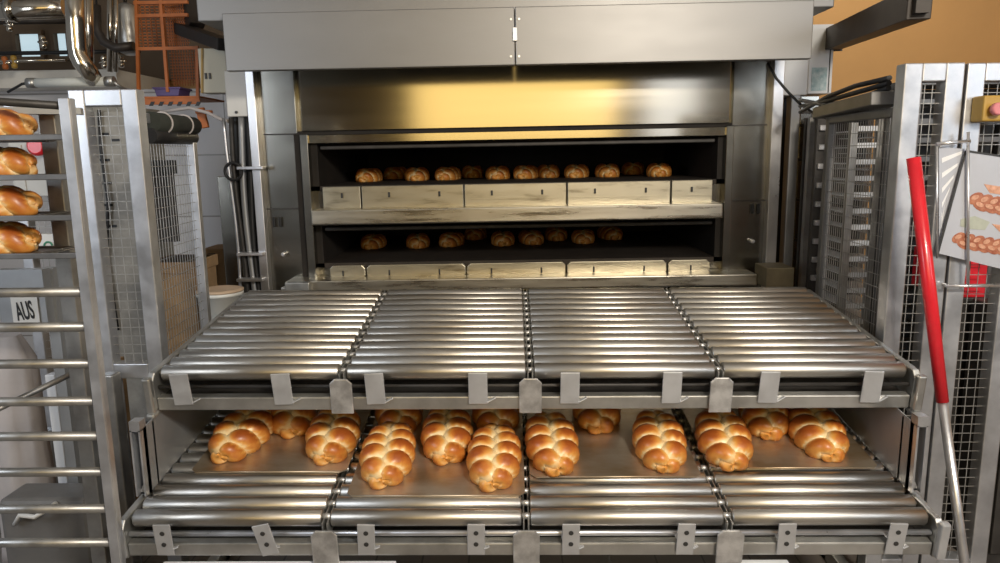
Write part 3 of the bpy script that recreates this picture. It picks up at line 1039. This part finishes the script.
# red crate seen through the right mesh
c0, c1 = P(957, 300, 3.0), P(975, 258, 3.0)
cr = thing('red_crate', 'red plastic crate behind the right mesh below the poster', 'crate', (c0.x, 3.0, 0))
for k in range(5):
    zc = c0.z - .75 + k * .19
    q = MB()
    xa_, xb_ = c0.x - .02, c1.x + .06
    q.box(xa_, xb_, 3.0, 3.02, zc, zc + .18).box(xa_, xb_, 3.3, 3.32, zc, zc + .18).box(xa_, xa_ + .02, 3.02, 3.3, zc, zc + .18).box(xb_ - .02, xb_, 3.02, 3.3, zc, zc + .18).box(xa_ + .02, xb_ - .02, 3.02, 3.3, zc, zc + .015)
    if k == 4:
        q.build('crate_body', M['redp'], cr, .004)
        q = MB()
        for j in range(3):
            q.box(xa_ + .03, xb_ - .03, 2.99, 3.0, zc + .03 + j * .05, zc + .045 + j * .05)
        q.build('ribs', M['redp'], cr)
MB().box(c0.x - .02, c1.x + .06, 3.0, 3.3, 0, c0.z + .009).build('plinth', M['dark'], cr, .004)
# dark cabinet at the far right edge
dc = thing('dark_cabinet', 'dark steel cabinet behind the fence at the right edge', 'cabinet', (X(1006, 2.72, 400) + .15, 2.85, 0))
MB().box(X(1003, 2.72, 400), X(1090, 2.72, 400), 2.72, 2.97, 0, 1.1).build('body', M['dark'], dc, .006)
MB().box(X(1005, 2.72, 400), X(1088, 2.72, 400), 2.705, 2.72, .1, 1.06).build('door', M['dark'], dc, .004)

# ------------------------------------------------------------------ loaf rack at the left
YR = 2.0
rk = thing('bakery_rack', 'open steel bakery rack with loaves on its upper trays at the left', 'rack', (X(60, YR, 300) - .3, YR + .25, 0))
xp = P(98, 350, YR).x
xq = xp - .66
q = MB()
q.box(xp - .030, xp - .0, YR - .006, YR + .0, .1, Z(98, YR, 70)).box(xp - .004, xp + .0, YR + .0, YR + .024, .1, Z(98, YR, 70))
q.build('post', M['fence'], rk, .002)
MB().box(xq - .03, xq, YR - .006, YR + .03, .1, Z(95, YR, 0)).build('post', M['fence'], rk, .002)
yb = YR + .24
xrp = P(66, 250, yb).x
MB().box(xrp - .025, xrp + .025, yb - .02, yb + .02, .1, Z(105, yb, 36)).build('post', M['rack'], rk, .003)
MB().box(xq - .03, xq + .01, yb - .02, yb + .02, .1, Z(105, yb, 36)).build('post', M['rack'], rk, .003)
ys = [137, 177, 218, 256, 293, 328, 365, 403, 438, 474, 511, 545, 580, 618]
for k, y in enumerate(ys):
    zc = Z(y, YR, 60)
    if k < 4:
        MB().box(xq, xp - .004, YR + .001, YR + .008, zc - .008, zc + .008).box(xq, xp - .03, YR + .008, YR + .03, zc - .008, zc - .004).build('runner', M['rtray'], rk, .002)
        MB().box(xq, xrp, yb - .04, yb - .02, zc - .008, zc + .004).build('runner', M['rtray'], rk, .002)
    else:
        MB().tube([(xq, YR + .014, zc), (xp - .004, YR + .014, zc)], .0138, 14).build('runner', M['rack'], rk)
zt_ = Z(98, YR, 70)
a, b = Vector((xq, YR + .02, zt_ - .0)), Vector((xp - .02, YR + .02, zt_ - .02))
MB().tube([a + Vector((0, 0, .03)), b], .011, 12).build('top_bar', M['dark'], rk)
MB().bar((xq, YR + .02, zt_ - .02), (xrp + .1, yb, zt_ - .02), .05, .02).build('top_bar', M['side'], rk)
MB().tube([P(-60, 440, YR + .1), P(0, 408, YR + .22), P(84, 368, YR + .36)], .010, 12).build('brace', M['rack'], rk)
MB().box(xq, xp, YR, YR + .04, .1, .14).build('base_beam', M['rack'], rk, .003)
MB().box(xq, xrp, yb - .02, yb + .02, .1, .14).build('base_beam', M['rack'], rk, .003)
MB().bar((xq - .01, YR, .12), (xq - .01, yb, .12), .03, .04).build('base_beam', M['rack'], rk, .003)
MB().bar((xp - .02, YR + .02, .12), (xrp, yb, .12), .03, .04).build('base_beam', M['rack'], rk, .003)
for x, y in ((xp - .02, YR + .02), (xq - .01, YR + .02), (xrp, yb), (xq - .01, yb)):
    w = MB().tube([(x - .015, y, .045), (x + .015, y, .045)], .045, 18)
    w.box(x - .02, x + .02, y - .012, y + .012, .06, .1)
    w.build('caster', M['black'], rk, .002)
for k in range(4):
    zc = Z(ys[k], YR, 60) - .0038
    q = MB()
    x0, x1, y0, y1 = xq + .01, xp - .15, YR + .0125, yb - .05
    q.box(x0, x1, y0, y1, zc, zc + .004).box(x0, x1, y0, y0 + .006, zc + .004, zc + .010).box(x0, x1, y1 - .006, y1, zc + .004, zc + .010).box(x1 - .006, x1, y0 + .006, y1 - .006, zc + .004, zc + .010)
    o = q.build('rack_tray', M['rtray'], None, .002)
    tag(o, ['dark baking tray on the topmost runner of the left rack', 'dark baking tray on the second runner of the left rack', 'dark baking tray on the third runner of the left rack', 'dark baking tray on the fourth runner of the left rack'][k], 'tray', 'trays in the left rack')
    pe = P((33, 38, 37, 41)[k], ys[k] - 6, YR + .12)
    M4 = Matrix.Translation((pe.x - .152, YR + .107, zc + .0045)) @ Matrix.Rotation(R(-90 + (4, -3, 5, -4)[k]), 4, 'Z')
    loaf(M4, ['braided loaf on the topmost tray of the left rack', 'braided loaf on the second tray down of the left rack', 'braided loaf on the third tray down of the left rack', 'braided loaf on the lowest loaded tray of the left rack'][k], 'loaves in the left rack', .88, (0, 2, 1, 0)[k])
    M4 = Matrix.Translation((pe.x - .175, YR + .32, zc + .0045)) @ Matrix.Rotation(R(-90), 4, 'Z')

# things seen through the left rack
YA = 3.4
fence('mesh fence panel seen through the loaf rack at the far left', (X(24, 3.3, 200), 3.3), (X(66, 3.3, 200), 3.3), Z(103, 3.3, 50), Z(372, 3.3, 50), w=.05, du=.03, dv=.04)
YC = 3.2
c0, c1 = P(22, 196, YC), P(52, 140, YC)
cb = thing('control_cabinet', 'grey control cabinet with red mushroom button seen through the left rack', 'control cabinet', (c0.x, YC, c0.z))
MB().box(c0.x, c1.x, YC - .05, YC + .06, c0.z, c1.z).build('box', M['grey'], cb, .004)
MB().box(c0.x + .01, c0.x + .06, YC - .056, YC - .05, c0.z + .02, c1.z - .02).build('cover', M['grey'], cb, .002)
k = P(36, 146, YC - .1)
MB().tube([(k.x, YC - .05, k.z), (k.x, YC - .07, k.z), (k.x, YC - .072, k.z), (k.x, YC - .1, k.z), (k.x, YC - .11, k.z)], .03, 20, rads=[.02, .02, .042, .042, .03]).build('mushroom_button', M['redp'], cb)
c0, c1 = P(38, 252, YC), P(63, 233, YC)
sb = thing('switch_box', 'small white switch box with green ring seen through the left rack', 'switch box', (c0.x, YC, c0.z))
MB().box(c0.x, c1.x, YC - .04, YC + .02, c0.z, c1.z).build('box', M['white'], sb, .004)
k = P(48, 246, YC - .045)
MB().ring((k.x, YC - .043, k.z), .018, .004).build('ring', M['green'], sb)
# the sign that reads AUS
YS = 2.62
s0, s1 = P(15, 326, YS), P(35, 297, YS)
sg = thing('exit_switch_sign', 'white sign reading AUS behind the left rack', 'sign', (s0.x, YS, s0.z))
cx, cz = (s0.x + s1.x) / 2, (s0.z + s1.z) / 2
MB().box(s0.x - .004, s1.x + .006, YS, YS + .004, s0.z, s1.z).build('board', M['white'], sg)
fc = bpy.data.curves.new('lettering', 'FONT')
fc.body = 'AUS'
fc.size = .062
fc.extrude = .0006
fc.offset = .0012
fc.align_x = 'CENTER'
fc.align_y = 'CENTER'
fo = bpy.data.objects.new('lettering', fc)
fc.materials.append(M['black'])
col.objects.link(fo)
bpy.context.view_layer.update()
me_ = bpy.data.meshes.new_from_object(fo)
bpy.data.objects.remove(fo)
fo = bpy.data.objects.new('lettering', me_)
col.objects.link(fo)
fo.parent = sg
fo.matrix_parent_inverse = sg.matrix_basis.inverted()
fo.matrix_basis = Matrix.Translation((cx, YS - .001, cz)) @ Matrix.Rotation(R(90), 4, 'X') @ Matrix.Rotation(R(8), 4, 'Z') @ Matrix.Diagonal((.60, 1.55, 1, 1))
bp = P(25, 310, YS + .02)
MB().box(X(-10, YS), X(38, YS), YS + .006, YS + .05, Z(332, YS, 20), Z(270, YS, 20)).build('backing_plate', M['side'], sg)
MB().box(X(36, YS) - .02, X(36, YS) + .02, YS + .05, YS + .08, 0, Z(270, YS, 20)).build('stand_post', M['side'], sg)

# cardboard, sacks, tubs low at the left
def boxthing(name, label, cat, px0, px1, py0, py1, Y, D, mt, floor=False, bevel=.004):
    a, b = P(px0, py1, Y), P(px1, py0, Y)
    t = thing(name, label, cat, ((a.x + b.x) / 2, Y, 0 if floor else a.z))
    z0 = 0 if floor else a.z
    MB().box(a.x, b.x, Y, Y + D, z0, b.z).build('body', M[mt], t, bevel)
    return t, a, b, z0


t, a, b, z0 = boxthing('cardboard_box', 'tall brown cardboard box standing behind the left rack', 'box', 68, 94, 372, 470, 3.0, .25, 'card', True)
MB().box(a.x + .01, b.x - .01, 2.996, 3.0, z0 + .1, b.z - .1).build('tape_panel', mat('corrugated_face', (0.30, 0.20, 0.11), .8, noise=.5, nscale=30, stretch=(6, 1, 1)), t)
t, a, b, z0 = boxthing('cardboard_box', 'brown cardboard box behind the left mesh beside the white bucket', 'box', 152, 192, 262, 345, 3.7, .3, 'card', True)
MB().box(a.x - .01, b.x + .01, 3.69, 4.01, b.z - .06, b.z).build('lid', M['card'], t, .004)
t, a, b, z0 = boxthing('cardboard_box', 'small brown cardboard box below the white tiles left of the oven', 'box', 204, 224, 249, 290, 5.1, .3, 'card', True)
MB().box((a.x + b.x) / 2 - .03, (a.x + b.x) / 2 + .02, 5.094, 5.1, b.z - .25, b.z - .03).build('dark_print', M['dark'], t)
# sack
def sack(label, px, py_top, Y, w, d, seed, mt='cloth', flr=0.0):
    rnd = random.Random(seed)
    zt2 = Z(py_top, Y, max(px, 0))
    c = P(px, py_top, Y)
    q = MB()
    seg, lv = 28, 18
    rings = []
    ph = [rnd.uniform(0, 6.28) for _ in range(5)]
    for i in range(lv + 1):
        t = i / lv
        z = flr + (zt2 - flr) * t
        s = (1 - .18 * t) * (1 if t < .9 else (1 - (t - .9) * 4.5))
        ring = []
        for k in range(seg):
            an = 2 * math.pi * k / seg
            f = s * (1 + .07 * math.sin(5 * an + ph[0] + 3 * t) + .05 * math.sin(9 * an + ph[1] - 5 * t) + .03 * math.sin(14 * t + ph[2]))
            ring.append(q.bm.verts.new((c.x + w * f * math.cos(an), Y + d * f * math.sin(an), z)))
        rings.append(ring)
    for i in range(lv):
        q.faces([q.bm.faces.new((rings[i][k], rings[i][(k + 1) % seg], rings[i + 1][(k + 1) % seg], rings[i + 1][k])) for k in range(seg)], 0, True)
    q.faces([q.bm.faces.new(rings[0][::-1]), q.bm.faces.new(rings[-1])], 0)
    o = q.build('flour_sack', M[mt])
    return tag(o, label, 'sack')


sack('pale grey upright sack behind the left rack at the photo edge', 6, 335, 2.9, .12, .1, 3)
sack('dull grey slumped sack standing low behind the left rack', 44, 430, 3.2, .08, .08, 5, 'side')
# white post of a stand behind
wp = thing('white_stand', 'white square post on a low foot behind the left rack', 'stand', (X(58, 2.75, 420), 2.8, 0))
MB().box(X(50, 2.75, 420), X(60, 2.75, 420), 2.75, 2.79, 0.02, Z(375, 2.75, 55)).build('post', M['coolwhite'], wp, .004)
MB().box(X(50, 2.75, 420) - .08, X(60, 2.75, 420) + .08, 2.7, 2.84, 0, .02).build('foot', M['coolwhite'], wp, .004)
tb = thing('grey_tub', 'grey plastic tub with curved wire handle low at the left', 'tub', (X(60, 2.75, 540), 2.95, 0))
MB().box(X(12, 2.7, 540), X(104, 2.7, 540), 2.72, 2.74, 0, Z(500, 2.72, 60)) if False else MB().box(X(12, 2.55, 540), X(100, 2.55, 540), 2.5, 2.66, 0, Z(500, 2.5, 60)).build('body', mat('tub_plastic', (.16, .155, .15), .5, noise=.2), tb, .02)
MB().tube([P(15, 524, 2.49), P(20, 515, 2.47), P(35, 517, 2.46), P(50, 508, 2.47), P(56, 503, 2.5)], .009, 10).build('handle', M['white'], tb)
# plank and column between rack and roller tables
pk = thing('wooden_plank', 'dark brown wooden plank standing beside the left roller table', 'plank', (X(118, 2.78, 430), 2.85, 0))
MB().box(X(106, 2.8, 430), X(119, 2.8, 430), 2.82, 2.87, 0, Z(372, 2.8, 112)).build('board', mat('dark_wood', (.10, .06, .035), .7, noise=.5, nscale=5, stretch=(8, 1, .5)), pk, .003)
cm = thing('steel_column', 'brushed steel column between left fence and roller tables', 'column', (X(128, 2.72, 430), 2.76, 0))
MB().box(X(117, 2.72, 430), X(130, 2.72, 430), 2.64, 2.70, 0, Z(371, 2.7, 125)).build('shaft', M['rack'], cm, .006)
MB().box(X(117, 2.72, 430) - .03, X(130, 2.72, 430) + .03, 2.61, 2.7, 0, .012).build('base_plate', M['rack'], cm, .002)

lk = thing('beige_locker', 'tall beige grey locker with dark vent slots behind the left mesh', 'locker', (X(112, 4.2, 250), 4.3, 0))
a, b = P(90, 360, 4.2), P(128, 106, 4.2)
MB().box(a.x, b.x, 4.2, 4.6, 0, b.z).build('body', mat('locker_paint', (.30, .285, .25), .6, noise=.25, nscale=5), lk, .006)
dl = MB().box(a.x + .015, b.x - .015, 4.19, 4.2, .1, b.z - .03).build('door', mat('locker_door_paint', (.36, .345, .31), .55, noise=.3, nscale=9), lk, .004)
for px, py in ((104, 134), (105, 160), (107, 183), (108, 205), (116, 140), (112, 226)):
    c = P(px, py, 4.19)
    MB().box(c.x - .028, c.x + .028, 4.185, 4.19, c.z - .007, c.z + .007).build('vent_slot', M['black'], dl)
MB().tube([P(99, 110, 4.17), P(101, 150, 4.17), P(108, 200, 4.16), P(107, 260, 4.17), P(118, 330, 4.17)], .009, 8).build('cable', M['black'], lk)
# bucket beside the oven
bc = P(221, 305, 3.75)
bk = thing('white_bucket', 'white plastic bucket with brownish lid left of the oven', 'bucket', (bc.x, 3.75, bc.z - .28))
zt2 = Z(291, 3.75, 221)
MB().lathe([(.09, bc.z - .26), (.095, bc.z - .25), (.114, zt2 - .02), (.12, zt2 - .02), (.12, zt2)], (bc.x, 3.75, 0), 32).build('pail', M['bucket'], bk)
MB().lathe([(.122, zt2), (.122, zt2 + .010), (.10, zt2 + .014)], (bc.x, 3.75, 0), 32).build('lid', M['wood'], bk)
st = thing('low_stool', 'dark low stool under the white bucket', 'stool', (bc.x, 3.75, 0))
MB().box(bc.x - .10, bc.x + .10, 3.62, 3.9, bc.z - .29, bc.z - .261).build('seat', M['dark'], st, .005)
for sx_ in (-1, 1):
    for sy_ in (-1, 1):
        MB().box(bc.x + sx_ * .08 - .015, bc.x + sx_ * .08 + .015, 3.76 + sy_ * .11 - .015, 3.76 + sy_ * .11 + .015, 0, bc.z - .29).build('leg', M['dark'], st, .003)

# grey cloth hung on the left mesh, dark roll on top
hc = thing('hanging_apron', 'dark grey apron hung behind the left mesh', 'apron', P(162, 160, 3.75))
q = MB()
a, b = P(152, 242, 3.75), P(172, 172, 3.75)
n = 12
pl = []
for i in range(n + 1):
    pl.append((a.x + (b.x - a.x) * i / n, 3.75 + .012 * math.sin(i * 1.7)))
q.prism(pl + [(x, y + .01) for x, y in pl[::-1]], a.z, b.z, axis='z')
q.build('cloth', M['dark'], hc)
a, b = P(150, 174, 3.75), P(174, 160, 3.75)
MB().box(a.x, b.x, 3.73, 3.78, a.z, b.z).build('waistband', M['olive'], hc, .004)
ro = thing('rolled_cover', 'dark rolled cover lying on top of the left mesh fence', 'roll', P(170, 122, 3.1))
a, b = P(150, 122, 2.98), P(193, 126, 3.5)
MB().tube([a, b], .042, 20).build('roll', M['olive'], ro)
MB().tube([a + Vector((.0, -.02, -.055)), b + Vector((0, -.02, -.055))], .032, 16).build('inner_roll', M['black'], ro)
for t in (.25, .75):
    c = a + (b - a) * t
    MB().ring(c, .045, .004, axis='y').build('strap', M['cloth'], ro)

# ------------------------------------------------------------------ pipework above the left
def pipe(name, label, pts, r, mt, cat='pipe', flanges=(), grp='pipes above the left fence'):
    t = thing(name, label, cat, pts[0], group=grp)
    MB().tube(pts, r, 18).build('tube', M[mt], t)
    if cat == 'pipe' and abs(Vector(pts[0]).z - Vector(pts[-1]).z) < .3:
        h = Vector(pts[0]) + (Vector(pts[-1]) - Vector(pts[0])) * .02
        MB().tube([h, (h.x, h.y, 4.2)], .006, 8).build('hanger', M['dark'], t)
    elif cat == 'pipe':
        MB().tube([pts[0], (pts[0].x, pts[0].y, 4.2)], r, 18).build('riser', M[mt], t)
    for p, d in flanges:
        p = Vector(p)
        d = Vector(d).normalized()
        MB().tube([p - d * .02, p + d * .02], r * 1.25, 18).build('collar', M[mt], t)
    return t


Yp = 4.6
pipe('chrome_pipe', 'fat chrome pipe running level at the top left corner', [P(-30, 12, Yp), P(20, 10, Yp), P(66, 8, Yp)], .055, 'chrome', flanges=[(P(12, 10.5, Yp), (1, 0, 0))])
pipe('chrome_pipe', 'thin chrome pipe just under the fat level pipe top left', [P(-30, 19, Yp), P(66, 16, Yp)], .016, 'chrome')
v = [P(74, -20, Yp - .3), P(75, 20, Yp - .3), P(77, 48, Yp - .3), P(78.5, 56, Yp - .3), P(82, 63, Yp - .3), P(88, 70, Yp - .3), P(93, 78, Yp - .2)]
pipe('chrome_pipe', 'fat upright chrome pipe with a bend at its lower end', v, .05, 'chrome')
v = [P(87, -20, Yp), P(87.5, 30, Yp), P(88, 72, Yp)]
pipe('chrome_pipe', 'upright chrome pipe close behind the fat bent one', v, .035, 'chrome')
pipe('chrome_pipe', 'curved dull pipe beside the upright chrome pipes', [P(96, 5, 5), P(97, 30, 5), P(104, 42, 5), P(116, 48, 5), P(134, 46, 5)], .03, 'duct')
pipe('black_pipe', 'black level pipe crossing behind the upright pipes', [P(-30, 54, 5.2), P(60, 52.5, 5.2), P(140, 51, 5.2)], .014, 'black')
pipe('thin_pipe', 'thin copper coloured pipe below the black level pipe', [P(-30, 61.5, 5.2), P(66, 60, 5.2)], .010, 'chrome')
pipe('brown_pipe', 'dull brown pipe above the window panes', [P(-30, 22, 5.4), P(66, 21, 5.4)], .02, 'duct')
tk = thing('steel_cylinder', 'small hanging steel cylinder right of the pipes', 'tank', P(127, 30, 5.2))
c = P(128, 30, 5.2)
MB().lathe([(.03, c.z - .17), (.065, c.z - .15), (.075, c.z - .1), (.075, c.z + .12), (.06, c.z + .16), (.02, c.z + .18)], (c.x, 5.2, 0), 24).build('shell', M['frame'], tk)
MB().tube([(c.x, 5.2, c.z + .17), (c.x, 5.2, 4.2)], .012, 10).build('hanger', M['dark'], tk)
for k, (px, py, mt, lb_) in enumerate(((14, 62, 'yellow', 'small yellow valve on the thin pipe top left'), (5, 63, 'orange', 'orange valve at the photo edge top left'), (104, 62, 'chrome', 'chrome valve right of the bent pipe'), (121, 61, 'chrome', 'chrome valve below the hanging cylinder'), (43, 42, 'chrome', 'small chrome valve in front of the window panes'), (9, 25, 'chrome', 'round chrome valve under the level chrome pipes'))):
    c = P(px, py, 5.2)
    t = thing('valve', lb_, 'valve', c, group='valves on the pipework')
    MB().lathe([(.008, -.045), (.018, -.04), (.02, -.016), (.012, -.008), (.012, .008), (.02, .016), (.018, .04), (.008, .045)], c, 16).build('body', M[mt], t)
    MB().tube([c + Vector((-.035, 0, 0)), c + Vector((.035, 0, 0))], .008, 10).build('stub', M['chrome'], t)
for k, (px, r) in enumerate(((110, .02), (116, .014))):
    pipe('drop_pipe', ['slim upright pipe left of the hanging cylinder', 'thinnest upright pipe beside the hanging cylinder'][k], [P(px, -20, 5.1), P(px, 72, 5.1)], r, 'chrome')
# lamp under the ledge
lp = thing('tube_lamp', 'unlit grey tube lamp fixture lying on top of the left fence', 'lamp', P(70, 82, 4.4))
a, b = P(36, 83, 4.4), P(106, 81.5, 4.4)
MB().tube([a, b], .027, 18).build('diffuser', M['tube'], lp)
for p, s in ((a, -1), (b, 1)):
    MB().tube([p, p + Vector((s * .05, 0, 0))], .03, 18).build('end_cap', M['frame'], lp)
MB().tube([a + Vector((-.05, 0, 0)), P(22, 84, 4.4), P(8, 92, 4.45)], .008, 8).build('cable', M['black'], lp)
MB().tube([b + Vector((.05, 0, 0)), P(116, 84, 4.4), P(126, 90, 4.45)], .01, 8).build('arm', M['frame'], lp)

# orange ladder cage
Yc = 4.7
oc_ = thing('orange_cage', 'orange painted mesh cage with perforated shelf above the left fence', 'cage', P(168, 100, Yc))
q = MB()
for px0, px1, y0, y1 in ((136, 139, -10, 100), (160, 168, -10, 92), (197, 198, 46, 98)):
    q.bar(P(px0, y0, Yc), P(px1, y1, Yc), .018, .018)
for y, x0, x1 in ((3, 134, 188), (16, 138, 188), (49, 137, 198)):
    q.bar(P(x0, y, Yc), P(x1, y - 1, Yc), .02, .02)
q.build('frame', M['orange'], oc_)
g = MB()
o_ = P(139, 48, Yc + .3)
e_ = P(178, 2, Yc + .3)
wire_grid(g, o_, (1, 0, 0), (0, 0, 1), e_.x - o_.x, e_.z - o_.z, .034, .02, .007)
g.build('wire_mesh', M['orange'], oc_)
g = MB()
o_ = P(172, 86, Yc + .25)
e_ = P(196, 50, Yc + .25)
wire_grid(g, o_, (1, 0, 0), (0, 0, 1), e_.x - o_.x, e_.z - o_.z, .02, .02, .005)
g.build('wire_mesh', M['orange'], oc_)
g = MB()
o_ = P(168, 46, Yc + .1)
e_ = P(187, 4, Yc + .1)
wire_grid(g, o_, (1, 0, 0), (0, 0, 1), e_.x - o_.x, e_.z - o_.z, .016, .02, .006)
g.build('wire_mesh', M['orange'], oc_)
a, b = P(144, 106, Yc), P(206, 97, Yc)
q = MB().box(a.x, b.x, Yc - .1, Yc + .3, b.z - .012, b.z)
q.box(a.x, b.x, Yc - .1, Yc - .09, a.z, b.z - .012)
q.build('shelf', M['orange'], oc_, .002)
q = MB()
for k in range(6):
    c0_ = P(149 + 9.2 * k, 104, Yc - .1)
    q.prism([(c0_.x, c0_.z - .012), (c0_.x + .025, c0_.z - .012), (c0_.x + .04, c0_.z + .014), (c0_.x + .015, c0_.z + .014)], Yc - .103, Yc - .1)
q.build('perforation', M['black'], oc_)
pc = thing('purple_crate', 'small purple crate on the orange shelf', 'crate', P(168, 97, Yc))
a, b = P(156, 96.5, Yc + .02), P(181, 88.5, Yc + .02)
q = MB()
q.prism([(a.x + .012, a.z), (b.x - .012, a.z), (b.x, b.z), (a.x, b.z)], Yc - .0, Yc + .16)
q.build('body', M['purple'], pc, .004)
MB().box(a.x - .008, b.x + .008, Yc - .008, Yc + .168, b.z - .004, b.z + .008).build('rim', M['purple'], pc, .003)
# pale mesh backdrop panel behind the cage
t, a, b, z0 = boxthing('junction_box', 'cream junction box on the wall left of the hood', 'junction box', 201, 225, 48, 93, 4.5, .12, 'cream')
for dx in (0, 1):
    c0_ = P(205 + 4 * dx, 79, 4.495)
    MB().box(c0_.x, c0_.x + .012, 4.493, 4.5, c0_.z, c0_.z + .035).build('slot', M['hole'], t)
MB().bar(P(201, 48, 4.48) + Vector((0, .02, 0)), P(201, 93, 4.48) + Vector((0, .02, 0)), .01, .02).build('edge_strip', M['yellow'], t)
dk = thing('black_duct', 'black slanting duct between orange cage and hood', 'duct', P(205, 35, 4.6))
MB().bar(P(176, 27, 4.9), P(226, 45, 4.4), .10, .07).build('channel', M['black'], dk, .006)
MB().bar(P(185, -10, 4.9), P(196, 28, 4.8), .10, .10).build('drop', M['duct'], dk, .006)
pipe('cable', 'pale cable looping below the orange shelf', [P(160, 112, 4.45), P(190, 108, 4.45), P(208, 113, 4.4), P(222, 120, 4.35), P(232, 122, 4.3)], .010, 'cloth', cat='cable', grp=None)
# orange clamp below the shelf
oq = thing('orange_clamp', 'orange bracket hanging under the orange shelf', 'bracket', P(202, 115, 4.5))
MB().bar(P(200, 108, 4.5), P(205, 128, 4.5), .05, .03).build('arm', M['orange'], oq, .004)
MB().bar(P(196, 112, 4.48), P(212, 112, 4.48), .03, .02).build('clasp', M['orange'], oq, .004)

# ------------------------------------------------------------------ light
def area(name, loc, target, sx, sy, energy, color):
    l = bpy.data.lights.new(name, 'AREA')
    l.shape = 'RECTANGLE'
    l.size, l.size_y = sx, sy
    l.energy = energy
    l.color = color
    o = bpy.data.objects.new(name, l)
    col.objects.link(o)
    o.location = loc
    o.rotation_euler = (Vector(target) - Vector(loc)).to_track_quat('-Z', 'Y').to_euler()
    return o


area('warm_shop_lamp', (0.05, -3.4, 2.75), (0.05, 4.3, 2.2), 3.3, 1.9, 38, (1.0, .71, .27))
area('shop_window', (2.6, -3.4, 2.5), (1.2, 4.3, 1.6), 0.8, 1.4, 5.5, (.86, .90, 1.0))
area('ceiling_lamp', (1.5, -.9, 3.25), (0.0, 2.8, .6), .8, .45, 150, (1.0, .91, .78))
area('left_window', (-3.6, 0.4, 2.3), (-.6, 3.4, 1.3), 1.2, 1.6, 45, (.84, .91, 1.0))
area('right_cool_fill', (3.9, -.4, 2.5), (1.2, 2.8, 1.3), 1.0, 1.4, 26, (.82, .90, 1.0))  # added cool fill that brightens the right fence posts
area('back_wall_fill', (2.4, 4.7, 3.9), (2.4, 6.3, 2.4), 2.0, .3, 25, (1.0, .88, .70))  # added warm fill, unseen, to brighten the ochre back wall
wd = bpy.data.worlds.new('world')
sc.world = wd
wd.use_nodes = True
bg = wd.node_tree.nodes['Background']
bg.inputs['Color'].default_value = (.80, .82, .86, 1)
bg.inputs['Strength'].default_value = .2

sc.view_settings.view_transform = 'Standard'
sc.view_settings.look = 'None'
sc.view_settings.gamma = 1
sc.view_settings.exposure = 0.0
sc.view_settings.use_curve_mapping = False
